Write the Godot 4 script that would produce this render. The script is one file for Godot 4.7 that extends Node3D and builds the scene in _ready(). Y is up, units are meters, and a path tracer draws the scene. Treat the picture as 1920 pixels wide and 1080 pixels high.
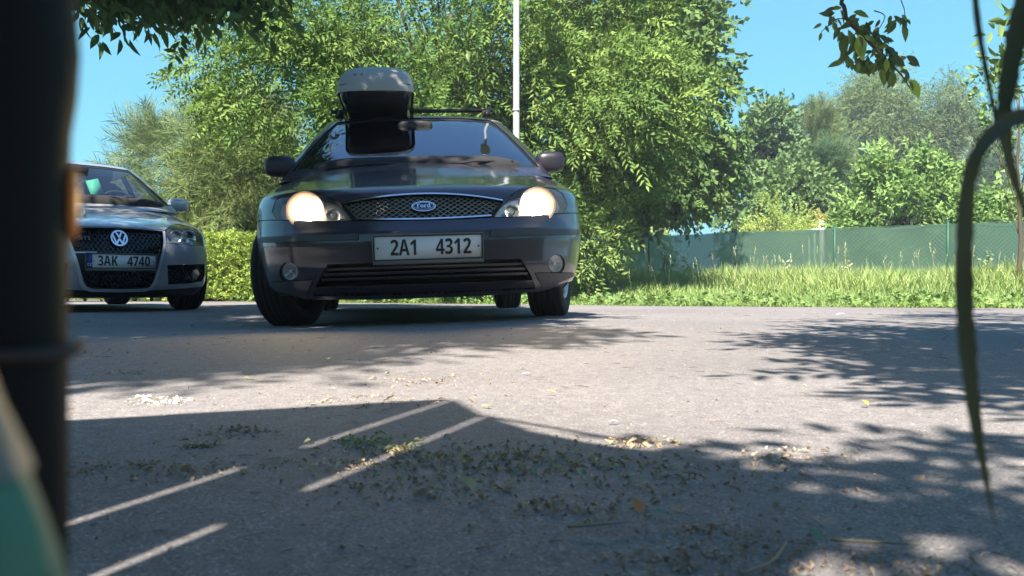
extends Node3D

const EYE := 0.22
const UPSUN := Vector3(-0.245, 1.0, 0.802)   # towards the sun, per metre of height

var used := {}
var M := {}

# ---------------------------------------------------------------- naming and tagging
func numbered(n: String) -> String:
	if not used.has(n):
		used[n] = 0
		return n
	used[n] += 1
	return "%s_%03d" % [n, used[n]]

func tag(o: Node3D, label := "", category := "", group := "", kind := "") -> Node3D:
	if label != "": o.set_meta("label", label)
	if category != "": o.set_meta("category", category)
	if group != "": o.set_meta("group", group)
	if kind != "": o.set_meta("kind", kind)
	return o

func thing(called: String, label: String, category: String, at := Vector3.ZERO, group := "") -> Node3D:
	var o := Node3D.new()
	o.name = numbered(called)
	o.position = at
	add_child(o)
	tag(o, label, category, group)
	return o

func part(called: String, mesh: Mesh, m: Material, parent: Node = self) -> MeshInstance3D:
	var o := MeshInstance3D.new()
	o.mesh = mesh
	if m != null: o.material_override = m
	if parent == self:
		o.name = numbered(called)
		add_child(o)
	else:
		o.name = called
		parent.add_child(o, true)
	return o

func st_new() -> SurfaceTool:
	var s := SurfaceTool.new()
	s.begin(Mesh.PRIMITIVE_TRIANGLES)
	return s

func done(s: SurfaceTool, smooth := false) -> ArrayMesh:
	if smooth: s.index()
	s.generate_normals()
	return s.commit()

func lin(r: float, g: float, b: float, a := 1.0) -> Color:
	var c := Color(r, g, b).linear_to_srgb()
	c.a = a
	return c

func mat(r: float, g: float, b: float, rough := 0.8, metal := 0.0) -> StandardMaterial3D:
	var m := StandardMaterial3D.new()
	m.albedo_color = lin(r, g, b)
	m.roughness = rough
	m.metallic = metal
	return m

func foliage_mat(through := 0.75) -> StandardMaterial3D:
	var m := StandardMaterial3D.new()
	m.albedo_color = Color.WHITE
	m.vertex_color_use_as_albedo = true
	m.roughness = 0.55
	m.metallic_specular = 0.16
	m.backlight_enabled = true
	m.backlight = Color(through, through, through * 0.62)
	return m

# ---------------------------------------------------------------- small geometry helpers
func tri(s: SurfaceTool, a: Vector3, b: Vector3, c: Vector3) -> void:
	s.add_vertex(a); s.add_vertex(b); s.add_vertex(c)

func quad(s: SurfaceTool, a: Vector3, b: Vector3, c: Vector3, d: Vector3) -> void:
	tri(s, a, b, c); tri(s, a, c, d)

# box with chamfered vertical look: centre c, size z, basis
func box(s: SurfaceTool, c: Vector3, sz: Vector3, b := Basis.IDENTITY) -> void:
	var h := sz * 0.5
	var p := []
	for k in 8:
		p.append(c + b * Vector3(h.x * (1 if k & 1 else -1), h.y * (1 if k & 2 else -1), h.z * (1 if k & 4 else -1)))
	for f in [[0, 2, 3, 1], [4, 5, 7, 6], [0, 1, 5, 4], [2, 6, 7, 3], [0, 4, 6, 2], [1, 3, 7, 5]]:
		quad(s, p[f[0]], p[f[3]], p[f[2]], p[f[1]])

# rounded box: a superellipsoid-like hull with n steps
func rbox(s: SurfaceTool, c: Vector3, sz: Vector3, e := 5.0, b := Basis.IDENTITY, n := 16) -> void:
	var grid := []
	for i in n + 1:
		var row := []
		var v := -PI / 2 + PI * i / n
		for j in n * 2 + 1:
			var u := -PI + TAU * j / (n * 2)
			var d := Vector3(cos(v) * cos(u), sin(v), cos(v) * sin(u))
			var r := pow(pow(absf(d.x), e) + pow(absf(d.y), e) + pow(absf(d.z), e), -1.0 / e)
			row.append(c + b * (d * r * sz * 0.5))
		grid.append(row)
	for i in n:
		for j in n * 2:
			quad(s, grid[i][j], grid[i][j + 1], grid[i + 1][j + 1], grid[i + 1][j])

func tube(s: SurfaceTool, pts: Array, radii: Array, sides := 7, cap := true) -> void:
	var rings := []
	var side := Vector3.RIGHT
	for i in pts.size():
		var d: Vector3 = (pts[mini(i + 1, pts.size() - 1)] - pts[maxi(i - 1, 0)]).normalized()
		if i == 0:
			side = d.cross(Vector3(0.31, 0.2, 0.93)).normalized()
		side = (side - d * side.dot(d)).normalized()
		var up := d.cross(side)
		var ring := []
		for k in sides:
			var a := TAU * k / sides
			ring.append(pts[i] + (side * cos(a) + up * sin(a)) * radii[i])
		rings.append(ring)
	for i in pts.size() - 1:
		for k in sides:
			var k2 := (k + 1) % sides
			quad(s, rings[i][k], rings[i][k2], rings[i + 1][k2], rings[i + 1][k])
	if cap:
		for k in sides:
			tri(s, pts[0], rings[0][(k + 1) % sides], rings[0][k])
			tri(s, pts[-1], rings[-1][k], rings[-1][(k + 1) % sides])

# lathe round the x axis; prof holds Vector2(x, radius)
func lathe_x(s: SurfaceTool, prof: Array, n := 40, at := Vector3.ZERO) -> void:
	for i in prof.size() - 1:
		for k in n:
			var a := TAU * k / n
			var b := TAU * (k + 1) / n
			var p: Vector2 = prof[i]
			var q: Vector2 = prof[i + 1]
			quad(s, at + Vector3(p.x, p.y * cos(a), p.y * sin(a)), at + Vector3(p.x, p.y * cos(b), p.y * sin(b)),
				at + Vector3(q.x, q.y * cos(b), q.y * sin(b)), at + Vector3(q.x, q.y * cos(a), q.y * sin(a)))

func curve_pts(pts: Array, n: int) -> Array:
	var out := []
	for i in pts.size() - 1:
		var p0 = pts[maxi(i - 1, 0)]
		var p3 = pts[mini(i + 2, pts.size() - 1)]
		for k in n:
			out.append(pts[i].cubic_interpolate(pts[i + 1], p0, p3, float(k) / n))
	out.append(pts[-1])
	return out

# a place in the world for something seen at a pixel of the 1920-wide photograph and that far away
func P(x: float, y: float, d: float) -> Vector3:
	return Vector3((x - 960.0) / 1700.0 * d, EYE + (545.0 - y) / 1700.0 * d, -d)

func sstep(a: float, b: float, x: float) -> float:
	var t := clampf((x - a) / (b - a), 0.0, 1.0)
	return t * t * (3.0 - 2.0 * t)

# ---------------------------------------------------------------- the lie of the land
const EDGE := [[-60.0, 60.0], [-16.0, 23.0], [-8.0, 17.2], [-4.67, 14.4], [-2.6, 13.0], [-1.0, 12.0], [0.5, 10.9], [1.96, 9.9], [4.8, 8.75], [9.0, 7.2], [16.0, 4.6], [60.0, -10.0]]
func edge(x: float) -> float:      # distance of the asphalt's far edge
	for i in EDGE.size() - 1:
		if x <= EDGE[i + 1][0]:
			return lerpf(EDGE[i][1], EDGE[i + 1][1], (x - EDGE[i][0]) / (EDGE[i + 1][0] - EDGE[i][0]))
	return -10.0

func fence_d(x: float) -> float:   # distance of the fence line
	return 20.5 - (x - 5.06) * 0.722

func land(x: float, z: float) -> float:
	var d := -z
	var y := 0.045 * sstep(1.9, 4.6, d)
	var dx := x + 0.5
	var w := exp(-pow(dx / 1.7, 2.0)) * exp(-pow((d - 5.2) / 1.5, 2.0))
	y += 0.040 * dx * w
	var b := d - edge(x)
	if b > 0.0:
		y += 0.20 * sstep(0.0, 7.0, b)
	return y

# ---------------------------------------------------------------- car bodies: stacked plan outlines
class Hull:
	var ys: Array
	var z0: Array
	var w: Array
	var b: Array
	var e := 2.4
	var length := 4.6
	func itp(v: Array, y: float) -> float:
		if y <= ys[0]: return v[0]
		var n := ys.size()
		if y >= ys[n - 1]: return v[n - 1]
		var i := 0
		while y > ys[i + 1]: i += 1
		var h: float = ys[i + 1] - ys[i]
		var t: float = (y - ys[i]) / h
		var d: float = (v[i + 1] - v[i]) / h
		var dl: float = d if i == 0 else (v[i] - v[i - 1]) / (ys[i] - ys[i - 1])
		var dr: float = d if i == n - 2 else (v[i + 2] - v[i + 1]) / (ys[i + 2] - ys[i + 1])
		var m0: float = 0.0 if d * dl <= 0.0 else 2.0 * d * dl / (d + dl)
		var m1: float = 0.0 if d * dr <= 0.0 else 2.0 * d * dr / (d + dr)
		var t2 := t * t
		var t3 := t2 * t
		return v[i] * (2 * t3 - 3 * t2 + 1) + h * m0 * (t3 - 2 * t2 + t) + v[i + 1] * (3 * t2 - 2 * t3) + h * m1 * (t3 - t2)
	func at(p: Vector2) -> Vector3:
		var W := itp(w, p.y)
		var Z := itp(z0, p.y)
		var B := itp(b, p.y)
		var t := absf(p.x)
		var sg := signf(p.x)
		if t <= 1.0:
			var a := t * PI / 2
			var sn := sin(a)
			var cs := cos(a)
			var r := pow(pow(sn, e) + pow(maxf(cs, 0.0), e), -1.0 / e)
			return Vector3(sg * W * sn * r, p.y, -(Z + B * (1.0 - cs * r)))
		var k := t - 1.0
		return Vector3(sg * W * (1.0 - 0.08 * pow(k, 4.0)), p.y, -(Z + B + k * (length - Z - B)))
	func normal(p: Vector2) -> Vector3:
		var q := p
		if q.x > 0.985 and q.x < 1.0: q.x = 0.985
		if q.x < -0.985 and q.x > -1.0: q.x = -0.985
		var du := at(q + Vector2(0.004, 0)) - at(q - Vector2(0.004, 0))
		var dv := at(q + Vector2(0, 0.003)) - at(q - Vector2(0, 0.003))
		return du.cross(dv).normalized()
	func off(p: Vector2, o: float) -> Vector3:
		return at(p) + normal(p) * o
	func sx(x: float, y: float) -> float:
		var W := itp(w, y)
		var u := clampf(absf(x) / W, 0.0, 0.9999)
		var c := pow(1.0 - pow(u, e), 1.0 / e)
		return signf(x) * atan2(u, c) / (PI / 2)
	func sd(d: float, y: float) -> float:
		var f := itp(z0, y) + itp(b, y)
		return 1.0 + (d - f) / (length - f)

func subdiv(pts: Array, step: float) -> Array:
	var out := []
	for i in pts.size():
		var a: Vector2 = pts[i]
		var b: Vector2 = pts[(i + 1) % pts.size()]
		var n := maxi(1, int(ceil(a.distance_to(b) / step)))
		for k in n:
			out.append(a.lerp(b, float(k) / n))
	return out

func sy(h: Hull, pts: Array, step := 0.03) -> PackedVector2Array:   # (x, y) outline to hull coordinates
	var out := PackedVector2Array()
	for p in subdiv(pts, step):
		out.append(Vector2(h.sx(p.x, p.y), p.y))
	return out

func side_sy(h: Hull, pts: Array, sg: float, step := 0.05) -> PackedVector2Array:   # (depth, y) outline on a flank
	var out := PackedVector2Array()
	for p in subdiv(pts, step):
		out.append(Vector2(sg * h.sd(p.x, p.y), p.y))
	return out

func mir(pts: Array) -> Array:
	var out := []
	for p in pts: out.append(Vector2(-p.x, p.y))
	out.reverse()
	return out

func mirp(pts: PackedVector2Array) -> PackedVector2Array:
	var out := PackedVector2Array()
	for p in pts: out.append(Vector2(-p.x, p.y))
	out.reverse()
	return out

func bounds(p: PackedVector2Array) -> Rect2:
	var r := Rect2(p[0], Vector2.ZERO)
	for v in p: r = r.expand(v)
	return r

func emit(s: SurfaceTool, h: Hull, a: Vector2, b: Vector2, c: Vector2, o: float) -> void:
	var pa := h.at(a); var pb := h.at(b); var pc := h.at(c)
	var na := h.normal(a); var nb := h.normal(b); var nc := h.normal(c)
	var g := (pb - pa).cross(pc - pa)
	if g.dot(na) > 0.0:      # front faces run clockwise
		s.set_normal(na); s.add_vertex(pa + na * o)
		s.set_normal(nc); s.add_vertex(pc + nc * o)
		s.set_normal(nb); s.add_vertex(pb + nb * o)
	else:
		s.set_normal(na); s.add_vertex(pa + na * o)
		s.set_normal(nb); s.add_vertex(pb + nb * o)
		s.set_normal(nc); s.add_vertex(pc + nc * o)

func patch(s: SurfaceTool, h: Hull, poly: PackedVector2Array, holes := [], o := 0.0, cell := Vector2(0.05, 0.03)) -> void:
	var bb := bounds(poly)
	var hb := []
	for q in holes: hb.append(bounds(q).grow(0.001))
	var nx := maxi(1, int(ceil(bb.size.x / cell.x)))
	var ny := maxi(1, int(ceil(bb.size.y / cell.y)))
	for i in nx:
		for j in ny:
			var r := Rect2(bb.position + Vector2(bb.size.x * i / nx, bb.size.y * j / ny), Vector2(bb.size.x / nx, bb.size.y / ny))
			var c := PackedVector2Array([r.position, r.position + Vector2(r.size.x, 0), r.end, r.position + Vector2(0, r.size.y)])
			var pieces := Geometry2D.intersect_polygons(poly, c)
			for k in holes.size():
				if not r.intersects(hb[k]): continue
				var next: Array[PackedVector2Array] = []
				for q in pieces: next.append_array(Geometry2D.clip_polygons(q, holes[k]))
				pieces = next
			for q in pieces:
				if Geometry2D.is_polygon_clockwise(q) and pieces.size() > 1:
					continue
				var t := Geometry2D.triangulate_polygon(q)
				for n in range(0, t.size(), 3):
					emit(s, h, q[t[n]], q[t[n + 1]], q[t[n + 2]], o)

func skirt(s: SurfaceTool, h: Hull, loop: PackedVector2Array, o0: float, o1: float) -> void:
	for i in loop.size():
		var a := loop[i]
		var b := loop[(i + 1) % loop.size()]
		var p := [h.off(a, o0), h.off(b, o0), h.off(b, o1), h.off(a, o1)]
		var n: Vector3 = (p[1] - p[0]).cross(p[3] - p[0]).normalized()
		for k in [0, 1, 2, 0, 2, 3]:
			s.set_normal(n)
			s.add_vertex(p[k])

func panel(called: String, h: Hull, poly: PackedVector2Array, holes: Array, o: float, depth: float, m: Material, parent: Node, cell := Vector2(0.05, 0.03)) -> MeshInstance3D:
	var s := st_new()
	patch(s, h, poly, holes, o, cell)
	if depth > 0.0:
		skirt(s, h, poly, o, o - depth)
		for q in holes: skirt(s, h, q, o, o - depth)
	return part(called, s.commit(), m, parent)

func ellipse(c: Vector2, rx: float, ry: float, n := 28) -> Array:
	var out := []
	for k in n:
		out.append(c + Vector2(cos(TAU * k / n) * rx, sin(TAU * k / n) * ry))
	return out

func strip(a: Vector2, b: Vector2, wd: float) -> Array:
	var n := (b - a).normalized().orthogonal() * wd * 0.5
	return [a + n, b + n, b - n, a - n]

func words_mesh(t: String, font: String, cap: float, depth: float, weight := 400, italic := false) -> TextMesh:
	var f := SystemFont.new()
	f.font_names = PackedStringArray([font])
	f.font_weight = weight
	f.font_italic = italic
	var m := TextMesh.new()
	m.text = t
	m.font = f
	m.font_size = 64
	m.pixel_size = cap / (64.0 * 0.714)
	m.depth = depth
	m.curve_step = 1.0
	return m

# ---------------------------------------------------------------- leaves
func leaf(s: SurfaceTool, x: Transform3D, ln: float, wd: float, fold := 0.25, droop := 0.3, fine := true) -> void:
	var ts := [0.0, 0.18, 0.42, 0.68, 0.87, 1.0] if fine else [0.0, 0.4, 1.0]
	var ws := [0.0, 0.62, 1.0, 0.78, 0.36, 0.0] if fine else [0.0, 1.0, 0.0]
	var mid := []
	var l := []
	var r := []
	for i in ts.size():
		var t: float = ts[i]
		var c := Vector3(0, ln * t, -droop * ln * t * t)
		var hw: float = wd * 0.5 * ws[i]
		mid.append(x * c)
		l.append(x * (c + Vector3(-hw, 0, hw * fold)))
		r.append(x * (c + Vector3(hw, 0, hw * fold)))
	for i in ts.size() - 1:
		if i > 0:
			tri(s, mid[i], l[i], l[i + 1]); tri(s, mid[i], r[i + 1], r[i])
		tri(s, mid[i], l[i + 1], mid[i + 1]); tri(s, mid[i], mid[i + 1], r[i + 1])

func leaf_mesh(ln: float, wd: float, fold := 0.25, droop := 0.3, fine := true) -> ArrayMesh:
	var s := st_new()
	leaf(s, Transform3D.IDENTITY, ln, wd, fold, droop, fine)
	return done(s)

# a twig along +y with leaflets to both sides
func sprig_mesh(n: int, ln: float, wd: float, twig: float, sd: int, fine := false, spread := 1.0) -> ArrayMesh:
	var g := RandomNumberGenerator.new()
	g.seed = sd
	var s := st_new()
	for k in n:
		var t := (k + 0.6) / n
		var sgn := 1.0 if k % 2 == 0 else -1.0
		var a := sgn * g.randf_range(0.75, 1.25) * spread
		if k == n - 1: a = g.randf_range(-0.2, 0.2)
		var b := Basis(Vector3.UP, g.randf_range(-0.5, 0.5)) * Basis(Vector3.BACK, -a) * Basis(Vector3.UP, g.randf_range(-0.9, 0.9)) * Basis(Vector3.RIGHT, g.randf_range(-0.5, 0.2))
		leaf(s, Transform3D(b, Vector3(0, twig * t, -0.12 * twig * t * t)), ln * g.randf_range(0.75, 1.15), wd * g.randf_range(0.8, 1.15), 0.3, g.randf_range(0.1, 0.5), fine)
	return done(s)

# a needle spray: thin blades fanning from a drooping stem
func needle_mesh(n: int, ln: float, wd: float, twig: float, sd: int) -> ArrayMesh:
	var g := RandomNumberGenerator.new()
	g.seed = sd
	var s := st_new()
	for k in n:
		var t := float(k) / n
		var a := (1.0 if k % 2 == 0 else -1.0) * g.randf_range(0.35, 0.95)
		var b := Basis(Vector3.UP, g.randf_range(-0.8, 0.8)) * Basis(Vector3.BACK, -a)
		leaf(s, Transform3D(b, Vector3(0, twig * t, -0.18 * twig * t * t)), ln * g.randf_range(0.6, 1.1), wd, 0.2, 0.25, false)
	return done(s)

func gauss(g: RandomNumberGenerator) -> Vector3:
	return Vector3(g.randfn(0, 0.55), g.randfn(0, 0.55), g.randfn(0, 0.55))

func aim(d: Vector3, roll: float, sc: float) -> Basis:
	var y := d.normalized()
	var x := y.cross(Vector3(0.213, 0.31, 0.927)).normalized()
	var b := Basis(x, y, x.cross(y))
	return (b * Basis(Vector3.UP, roll)).scaled_local(Vector3.ONE * sc)

func multi(called: String, mesh: Mesh, m: Material, xs: Array, cs: Array, parent: Node = self) -> MultiMeshInstance3D:
	var mm := MultiMesh.new()
	mm.transform_format = MultiMesh.TRANSFORM_3D
	mm.use_colors = true
	mm.mesh = mesh
	mm.instance_count = xs.size()
	for i in xs.size():
		mm.set_instance_transform(i, xs[i])
		mm.set_instance_color(i, cs[i])
	var o := MultiMeshInstance3D.new()
	o.multimesh = mm
	o.material_override = m
	if parent == self:
		o.name = numbered(called)
		add_child(o)
	else:
		o.name = called
		parent.add_child(o, true)
	o.set_meta("kind", "stuff")
	return o

# clump centres through an ellipsoid, more of them near its skin
func blob(g: RandomNumberGenerator, c: Vector3, r: Vector3, n: int, inner := 0.35) -> Array:
	var out := []
	while out.size() < n:
		var d := Vector3(g.randfn(), g.randfn(), g.randfn()).normalized() * pow(g.randf_range(inner * inner * inner, 1.0), 1.0 / 3.0)
		out.append(c + d * r)
	return out

# leaves round clump centres: xs/cs are filled
func dress(g: RandomNumberGenerator, clumps: Array, rad: float, per: int, heart: Vector3, c0: Color, c1: Color, xs: Array, cs: Array, droop := 0.5, s0 := 0.75, s1 := 1.25, floor_y := -9.0) -> void:
	for c in clumps:
		var tone := g.randf_range(-0.36, 0.34)
		var rr := rad * g.randf_range(0.7, 1.3)
		for k in per:
			var o := gauss(g) * rr
			var p: Vector3 = c + o
			if p.y < floor_y: continue
			var d: Vector3 = (p - heart).normalized() * 0.9 + o.normalized() * 0.5 + Vector3(g.randfn(0, 0.45), g.randfn(0, 0.45) - droop, g.randfn(0, 0.45))
			xs.append(Transform3D(aim(d, g.randf() * TAU, g.randf_range(s0, s1)), p))
			var tint := c0.lerp(c1, clampf(g.randf() * 0.8 + 0.1 + tone, 0.0, 1.0))
			cs.append(Color(tint.r * 0.74, tint.g * 0.86, tint.b * 0.70))

func trunk_mesh(g: RandomNumberGenerator, h: float, r: float, targets: Array, lean := Vector3.ZERO, limb_from := 0.35) -> ArrayMesh:
	var s := st_new()
	var pts := []
	var rad := []
	for k in 9:
		var t := k / 8.0
		pts.append(Vector3(g.randfn(0, 0.03) * h * 0.3, h * t, g.randfn(0, 0.03) * h * 0.3) * Vector3(t, 1, t) + lean * t * t)
		rad.append(lerpf(r, r * 0.25, t) * (1.35 if k == 0 else 1.0))
	tube(s, pts, rad, 9)
	for q in targets:
		var f: float = clampf(limb_from + (1.0 - limb_from) * g.randf() * 0.9, 0.0, 0.95)
		var a: Vector3 = pts[int(f * 8)]
		if a.y > q.y: a = pts[int(clampf(q.y / h * 0.7, 0.1, 0.9) * 8)]
		var m: Vector3 = a.lerp(q, 0.5) + Vector3(g.randfn(0, 0.12), 0.16 * a.distance_to(q), g.randfn(0, 0.12))
		var c := curve_pts([a, m, q], 4)
		var rr := []
		var r0 := r * 0.34 * clampf(1.1 - f, 0.25, 1.0)
		for k in c.size(): rr.append(lerpf(r0, 0.006, float(k) / (c.size() - 1)))
		tube(s, c, rr, 5, false)
	return done(s, true)

# a tree or shrub: trunk with limbs, and one crown of many leaves
func plant(called: String, label: String, category: String, base: Vector3, o: Dictionary) -> Node3D:
	var g := RandomNumberGenerator.new()
	g.seed = o.seed
	var t := thing(called, label, category, base, o.get("group", ""))
	var clumps: Array = o.clumps
	var xs := []
	var cs := []
	var heart: Vector3 = o.get("heart", Vector3(0, o.h * 0.6, 0))
	dress(g, clumps, o.rad, o.per, heart, o.c0, o.c1, xs, cs, o.get("droop", 0.5), o.get("s0", 0.75), o.get("s1", 1.25), o.get("floor", 0.02))
	var targets := []
	for k in range(0, clumps.size(), maxi(1, clumps.size() / int(o.get("limbs", 26)))): targets.append(clumps[k])
	part("trunk", trunk_mesh(g, o.h * o.get("trunk", 0.8), o.r, targets, o.get("lean", Vector3.ZERO), o.get("limb_from", 0.3)), o.bark, t)
	multi(o.get("crown", "crown"), o.mesh, o.mat, xs, cs, t)
	return t

# ---------------------------------------------------------------- cars
func wheel(parent: Node, at: Vector3, steer: float, r: float, wd: float, side: float, spokes: int, tyre_m: Material, rim_m: Material) -> void:
	var w := Node3D.new()
	w.name = "wheel"
	w.position = at
	w.rotation.y = steer
	parent.add_child(w, true)
	var h := wd * 0.5
	var s := st_new()
	var prof := [Vector2(-h * 0.7, r * 0.66), Vector2(-h * 0.95, r * 0.74), Vector2(-h, r * 0.85), Vector2(-h * 0.93, r * 0.95), Vector2(-h * 0.8, r * 0.985)]
	for k in 5:
		var c := lerpf(-h * 0.62, h * 0.62, k / 4.0)
		prof.append_array([Vector2(c - h * 0.12, r), Vector2(c + h * 0.09, r), Vector2(c + h * 0.095, r - 0.007), Vector2(c + h * 0.16, r - 0.007)])
	prof.append_array([Vector2(h * 0.8, r * 0.985), Vector2(h * 0.93, r * 0.95), Vector2(h, r * 0.85), Vector2(h * 0.95, r * 0.74), Vector2(h * 0.7, r * 0.66)])
	lathe_x(s, prof, 44)
	part("tyre", done(s), tyre_m, w)
	s = st_new()
	var o := side * h
	lathe_x(s, [Vector2(o * 0.82, r * 0.68), Vector2(o * 0.9, r * 0.66), Vector2(o * 0.75, r * 0.62), Vector2(o * 0.1, r * 0.58), Vector2(o * 0.0, 0.0)], 36)
	for k in spokes:
		var a := TAU * k / spokes
		box(s, Basis(Vector3.RIGHT, a) * Vector3(o * 0.66, r * 0.34, 0), Vector3(0.02, r * 0.56, r * 0.15), Basis(Vector3.RIGHT, a))
	lathe_x(s, [Vector2(o * 0.6, r * 0.17), Vector2(o * 0.78, r * 0.15), Vector2(o * 0.8, 0.0)], 20)
	part("rim", done(s), rim_m, w)

func mirror_part(parent: Node, c: Vector3, sz: Vector3, arm_to: Vector3, m: Material, dark: Material) -> void:
	var s := st_new()
	rbox(s, c, sz, 3.2)
	var mo := part("door_mirror", done(s, true), m, parent)
	s = st_new()
	tube(s, [c - Vector3(0, sz.y * 0.3, 0), arm_to], [0.022, 0.03], 6)
	part("mirror_arm", done(s), dark, mo)
	s = st_new()
	box(s, c + Vector3(0, 0, -sz.z * 0.5), Vector3(sz.x * 0.8, sz.y * 0.75, 0.004))
	part("mirror_glass", done(s), M.mirror, mo)

# roof, pillars and glass above the waist; returns the greenhouse's hull
func cabin(t: Node, h: Hull, shield: Array, win: Array, crown_y: float, paint: Material, glass: Material, depth_end: float) -> void:
	var ws := sy(h, shield, 0.06)
	var holes := [ws]
	var sides := []
	for w in win:
		for sg in [1.0, -1.0]:
			var q := side_sy(h, w, sg, 0.08)
			if sg < 0: q.reverse()
			holes.append(q)
			sides.append(q)
	var y0: float = h.ys[0]
	var y1: float = h.ys[-1]
	var s := st_new()
	patch(s, h, PackedVector2Array([Vector2(-2, y0), Vector2(2, y0), Vector2(2, y1), Vector2(-2, y1)]), holes, 0.0, Vector2(0.05, 0.035))
	for q in holes: skirt(s, h, q, 0.0, -0.025)
	# the roof skin: the top outline drawn in towards the middle while it rises
	var ring := []
	for k in 61:
		ring.append(h.at(Vector2(lerpf(-2, 2, k / 60.0), y1)))
	var mid := Vector3(0, crown_y, (ring[30].z + ring[0].z) * 0.5)
	var rings := [ring]
	for j in range(1, 9):
		var f := j / 8.0
		var row := []
		for p in ring:
			var q: Vector3 = p.lerp(mid, f)
			q.y = lerpf(y1, crown_y, 1.0 - pow(1.0 - f, 2.2))
			row.append(q)
		rings.append(row)
	for j in 8:
		for k in 60:
			for v in [[j, k], [j + 1, k], [j + 1, k + 1], [j, k], [j + 1, k + 1], [j, k + 1]]:
				s.set_normal(Vector3(0, 1, 0.10 - 0.02 * v[0]).normalized())
				s.add_vertex(rings[v[0]][v[1]])
	# tail end
	for j in 6:
		var ya := lerpf(y0, y1, j / 6.0)
		var yb := lerpf(y0, y1, (j + 1) / 6.0)
		var p := [h.at(Vector2(-2, ya)), h.at(Vector2(2, ya)), h.at(Vector2(2, yb)), h.at(Vector2(-2, yb))]
		for k in [0, 1, 2, 0, 2, 3]:
			s.set_normal(Vector3(0, 0.3, -0.95)); s.add_vertex(p[k])
	part("roof", s.commit(), paint, t)
	var g := st_new()
	patch(g, h, ws, [], -0.008, Vector2(0.08, 0.05))
	part("windscreen", g.commit(), glass, t)
	s = st_new()
	var inner := Geometry2D.offset_polygon(ws, -0.022)
	patch(s, h, ws, [inner[0]], -0.0065, Vector2(0.05, 0.03))
	part("windscreen_seal", s.commit(), M.black_trim, t)
	for q in sides:
		g = st_new()
		patch(g, h, q, [], -0.01, Vector2(0.1, 0.06))
		part("side_window", g.commit(), glass, t)

func seats(t: Node, y: float, d: float, m: Material) -> void:
	for sg in [-1.0, 1.0]:
		var s := st_new()
		rbox(s, Vector3(0.36 * sg, y + 0.05, -d), Vector3(0.5, 0.16, 0.5), 4.0, Basis.IDENTITY, 10)
		rbox(s, Vector3(0.36 * sg, y + 0.36, -d - 0.28), Vector3(0.5, 0.66, 0.16), 4.0, Basis(Vector3.RIGHT, -0.25), 10)
		var q := part("seat", done(s, true), m, t)
		s = st_new()
		rbox(s, Vector3(0.36 * sg, y + 0.78, -d - 0.36), Vector3(0.27, 0.2, 0.1), 3.5, Basis(Vector3.RIGHT, -0.2), 10)
		part("headrest", done(s, true), m, q)
	var s2 := st_new()
	rbox(s2, Vector3(0, y + 0.33, -d + 0.78), Vector3(1.35, 0.22, 0.5), 4.0, Basis.IDENTITY, 12)
	part("dashboard", done(s2, true), m, t)
	s2 = st_new()
	var ring := []
	var rr := []
	for k in 25:
		ring.append(Vector3(0.36, y + 0.36, -d + 0.47) + Basis(Vector3.RIGHT, -0.4) * Vector3(cos(TAU * k / 24) * 0.18, sin(TAU * k / 24) * 0.18, 0))
		rr.append(0.014)
	tube(s2, ring, rr, 6, false)
	box(s2, Vector3(0.36, y + 0.36, -d + 0.48), Vector3(0.3, 0.05, 0.03))
	part("steering_wheel", done(s2), M.black_trim, t)
	s2 = st_new()
	rbox(s2, Vector3(0, y + 0.72, -d + 0.35), Vector3(0.24, 0.07, 0.03), 4.0, Basis.IDENTITY, 8)
	part("rear_view_mirror", done(s2, true), M.black_trim, t)

func under(t: Node, w: float, y: float, d0: float, d1: float) -> void:
	var s := st_new()
	box(s, Vector3(0, y + 0.12, -(d0 + d1) / 2), Vector3(w * 2, 0.2, d1 - d0))
	for b in [[-0.35, 0.9, 0.42, 0.10, 0.5], [0.05, 1.0, 0.3, 0.09, 0.6], [0.42, 1.15, 0.2, 0.07, 0.3], [-0.1, 2.6, 0.12, 0.09, 2.4], [0.3, 3.9, 0.5, 0.07, 0.5]]:
		box(s, Vector3(b[0], y + 0.02 - b[3] * 0.2, -b[1]), Vector3(b[2], b[3], b[4]))
	part("underbody", done(s), M.black_trim, t)

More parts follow.
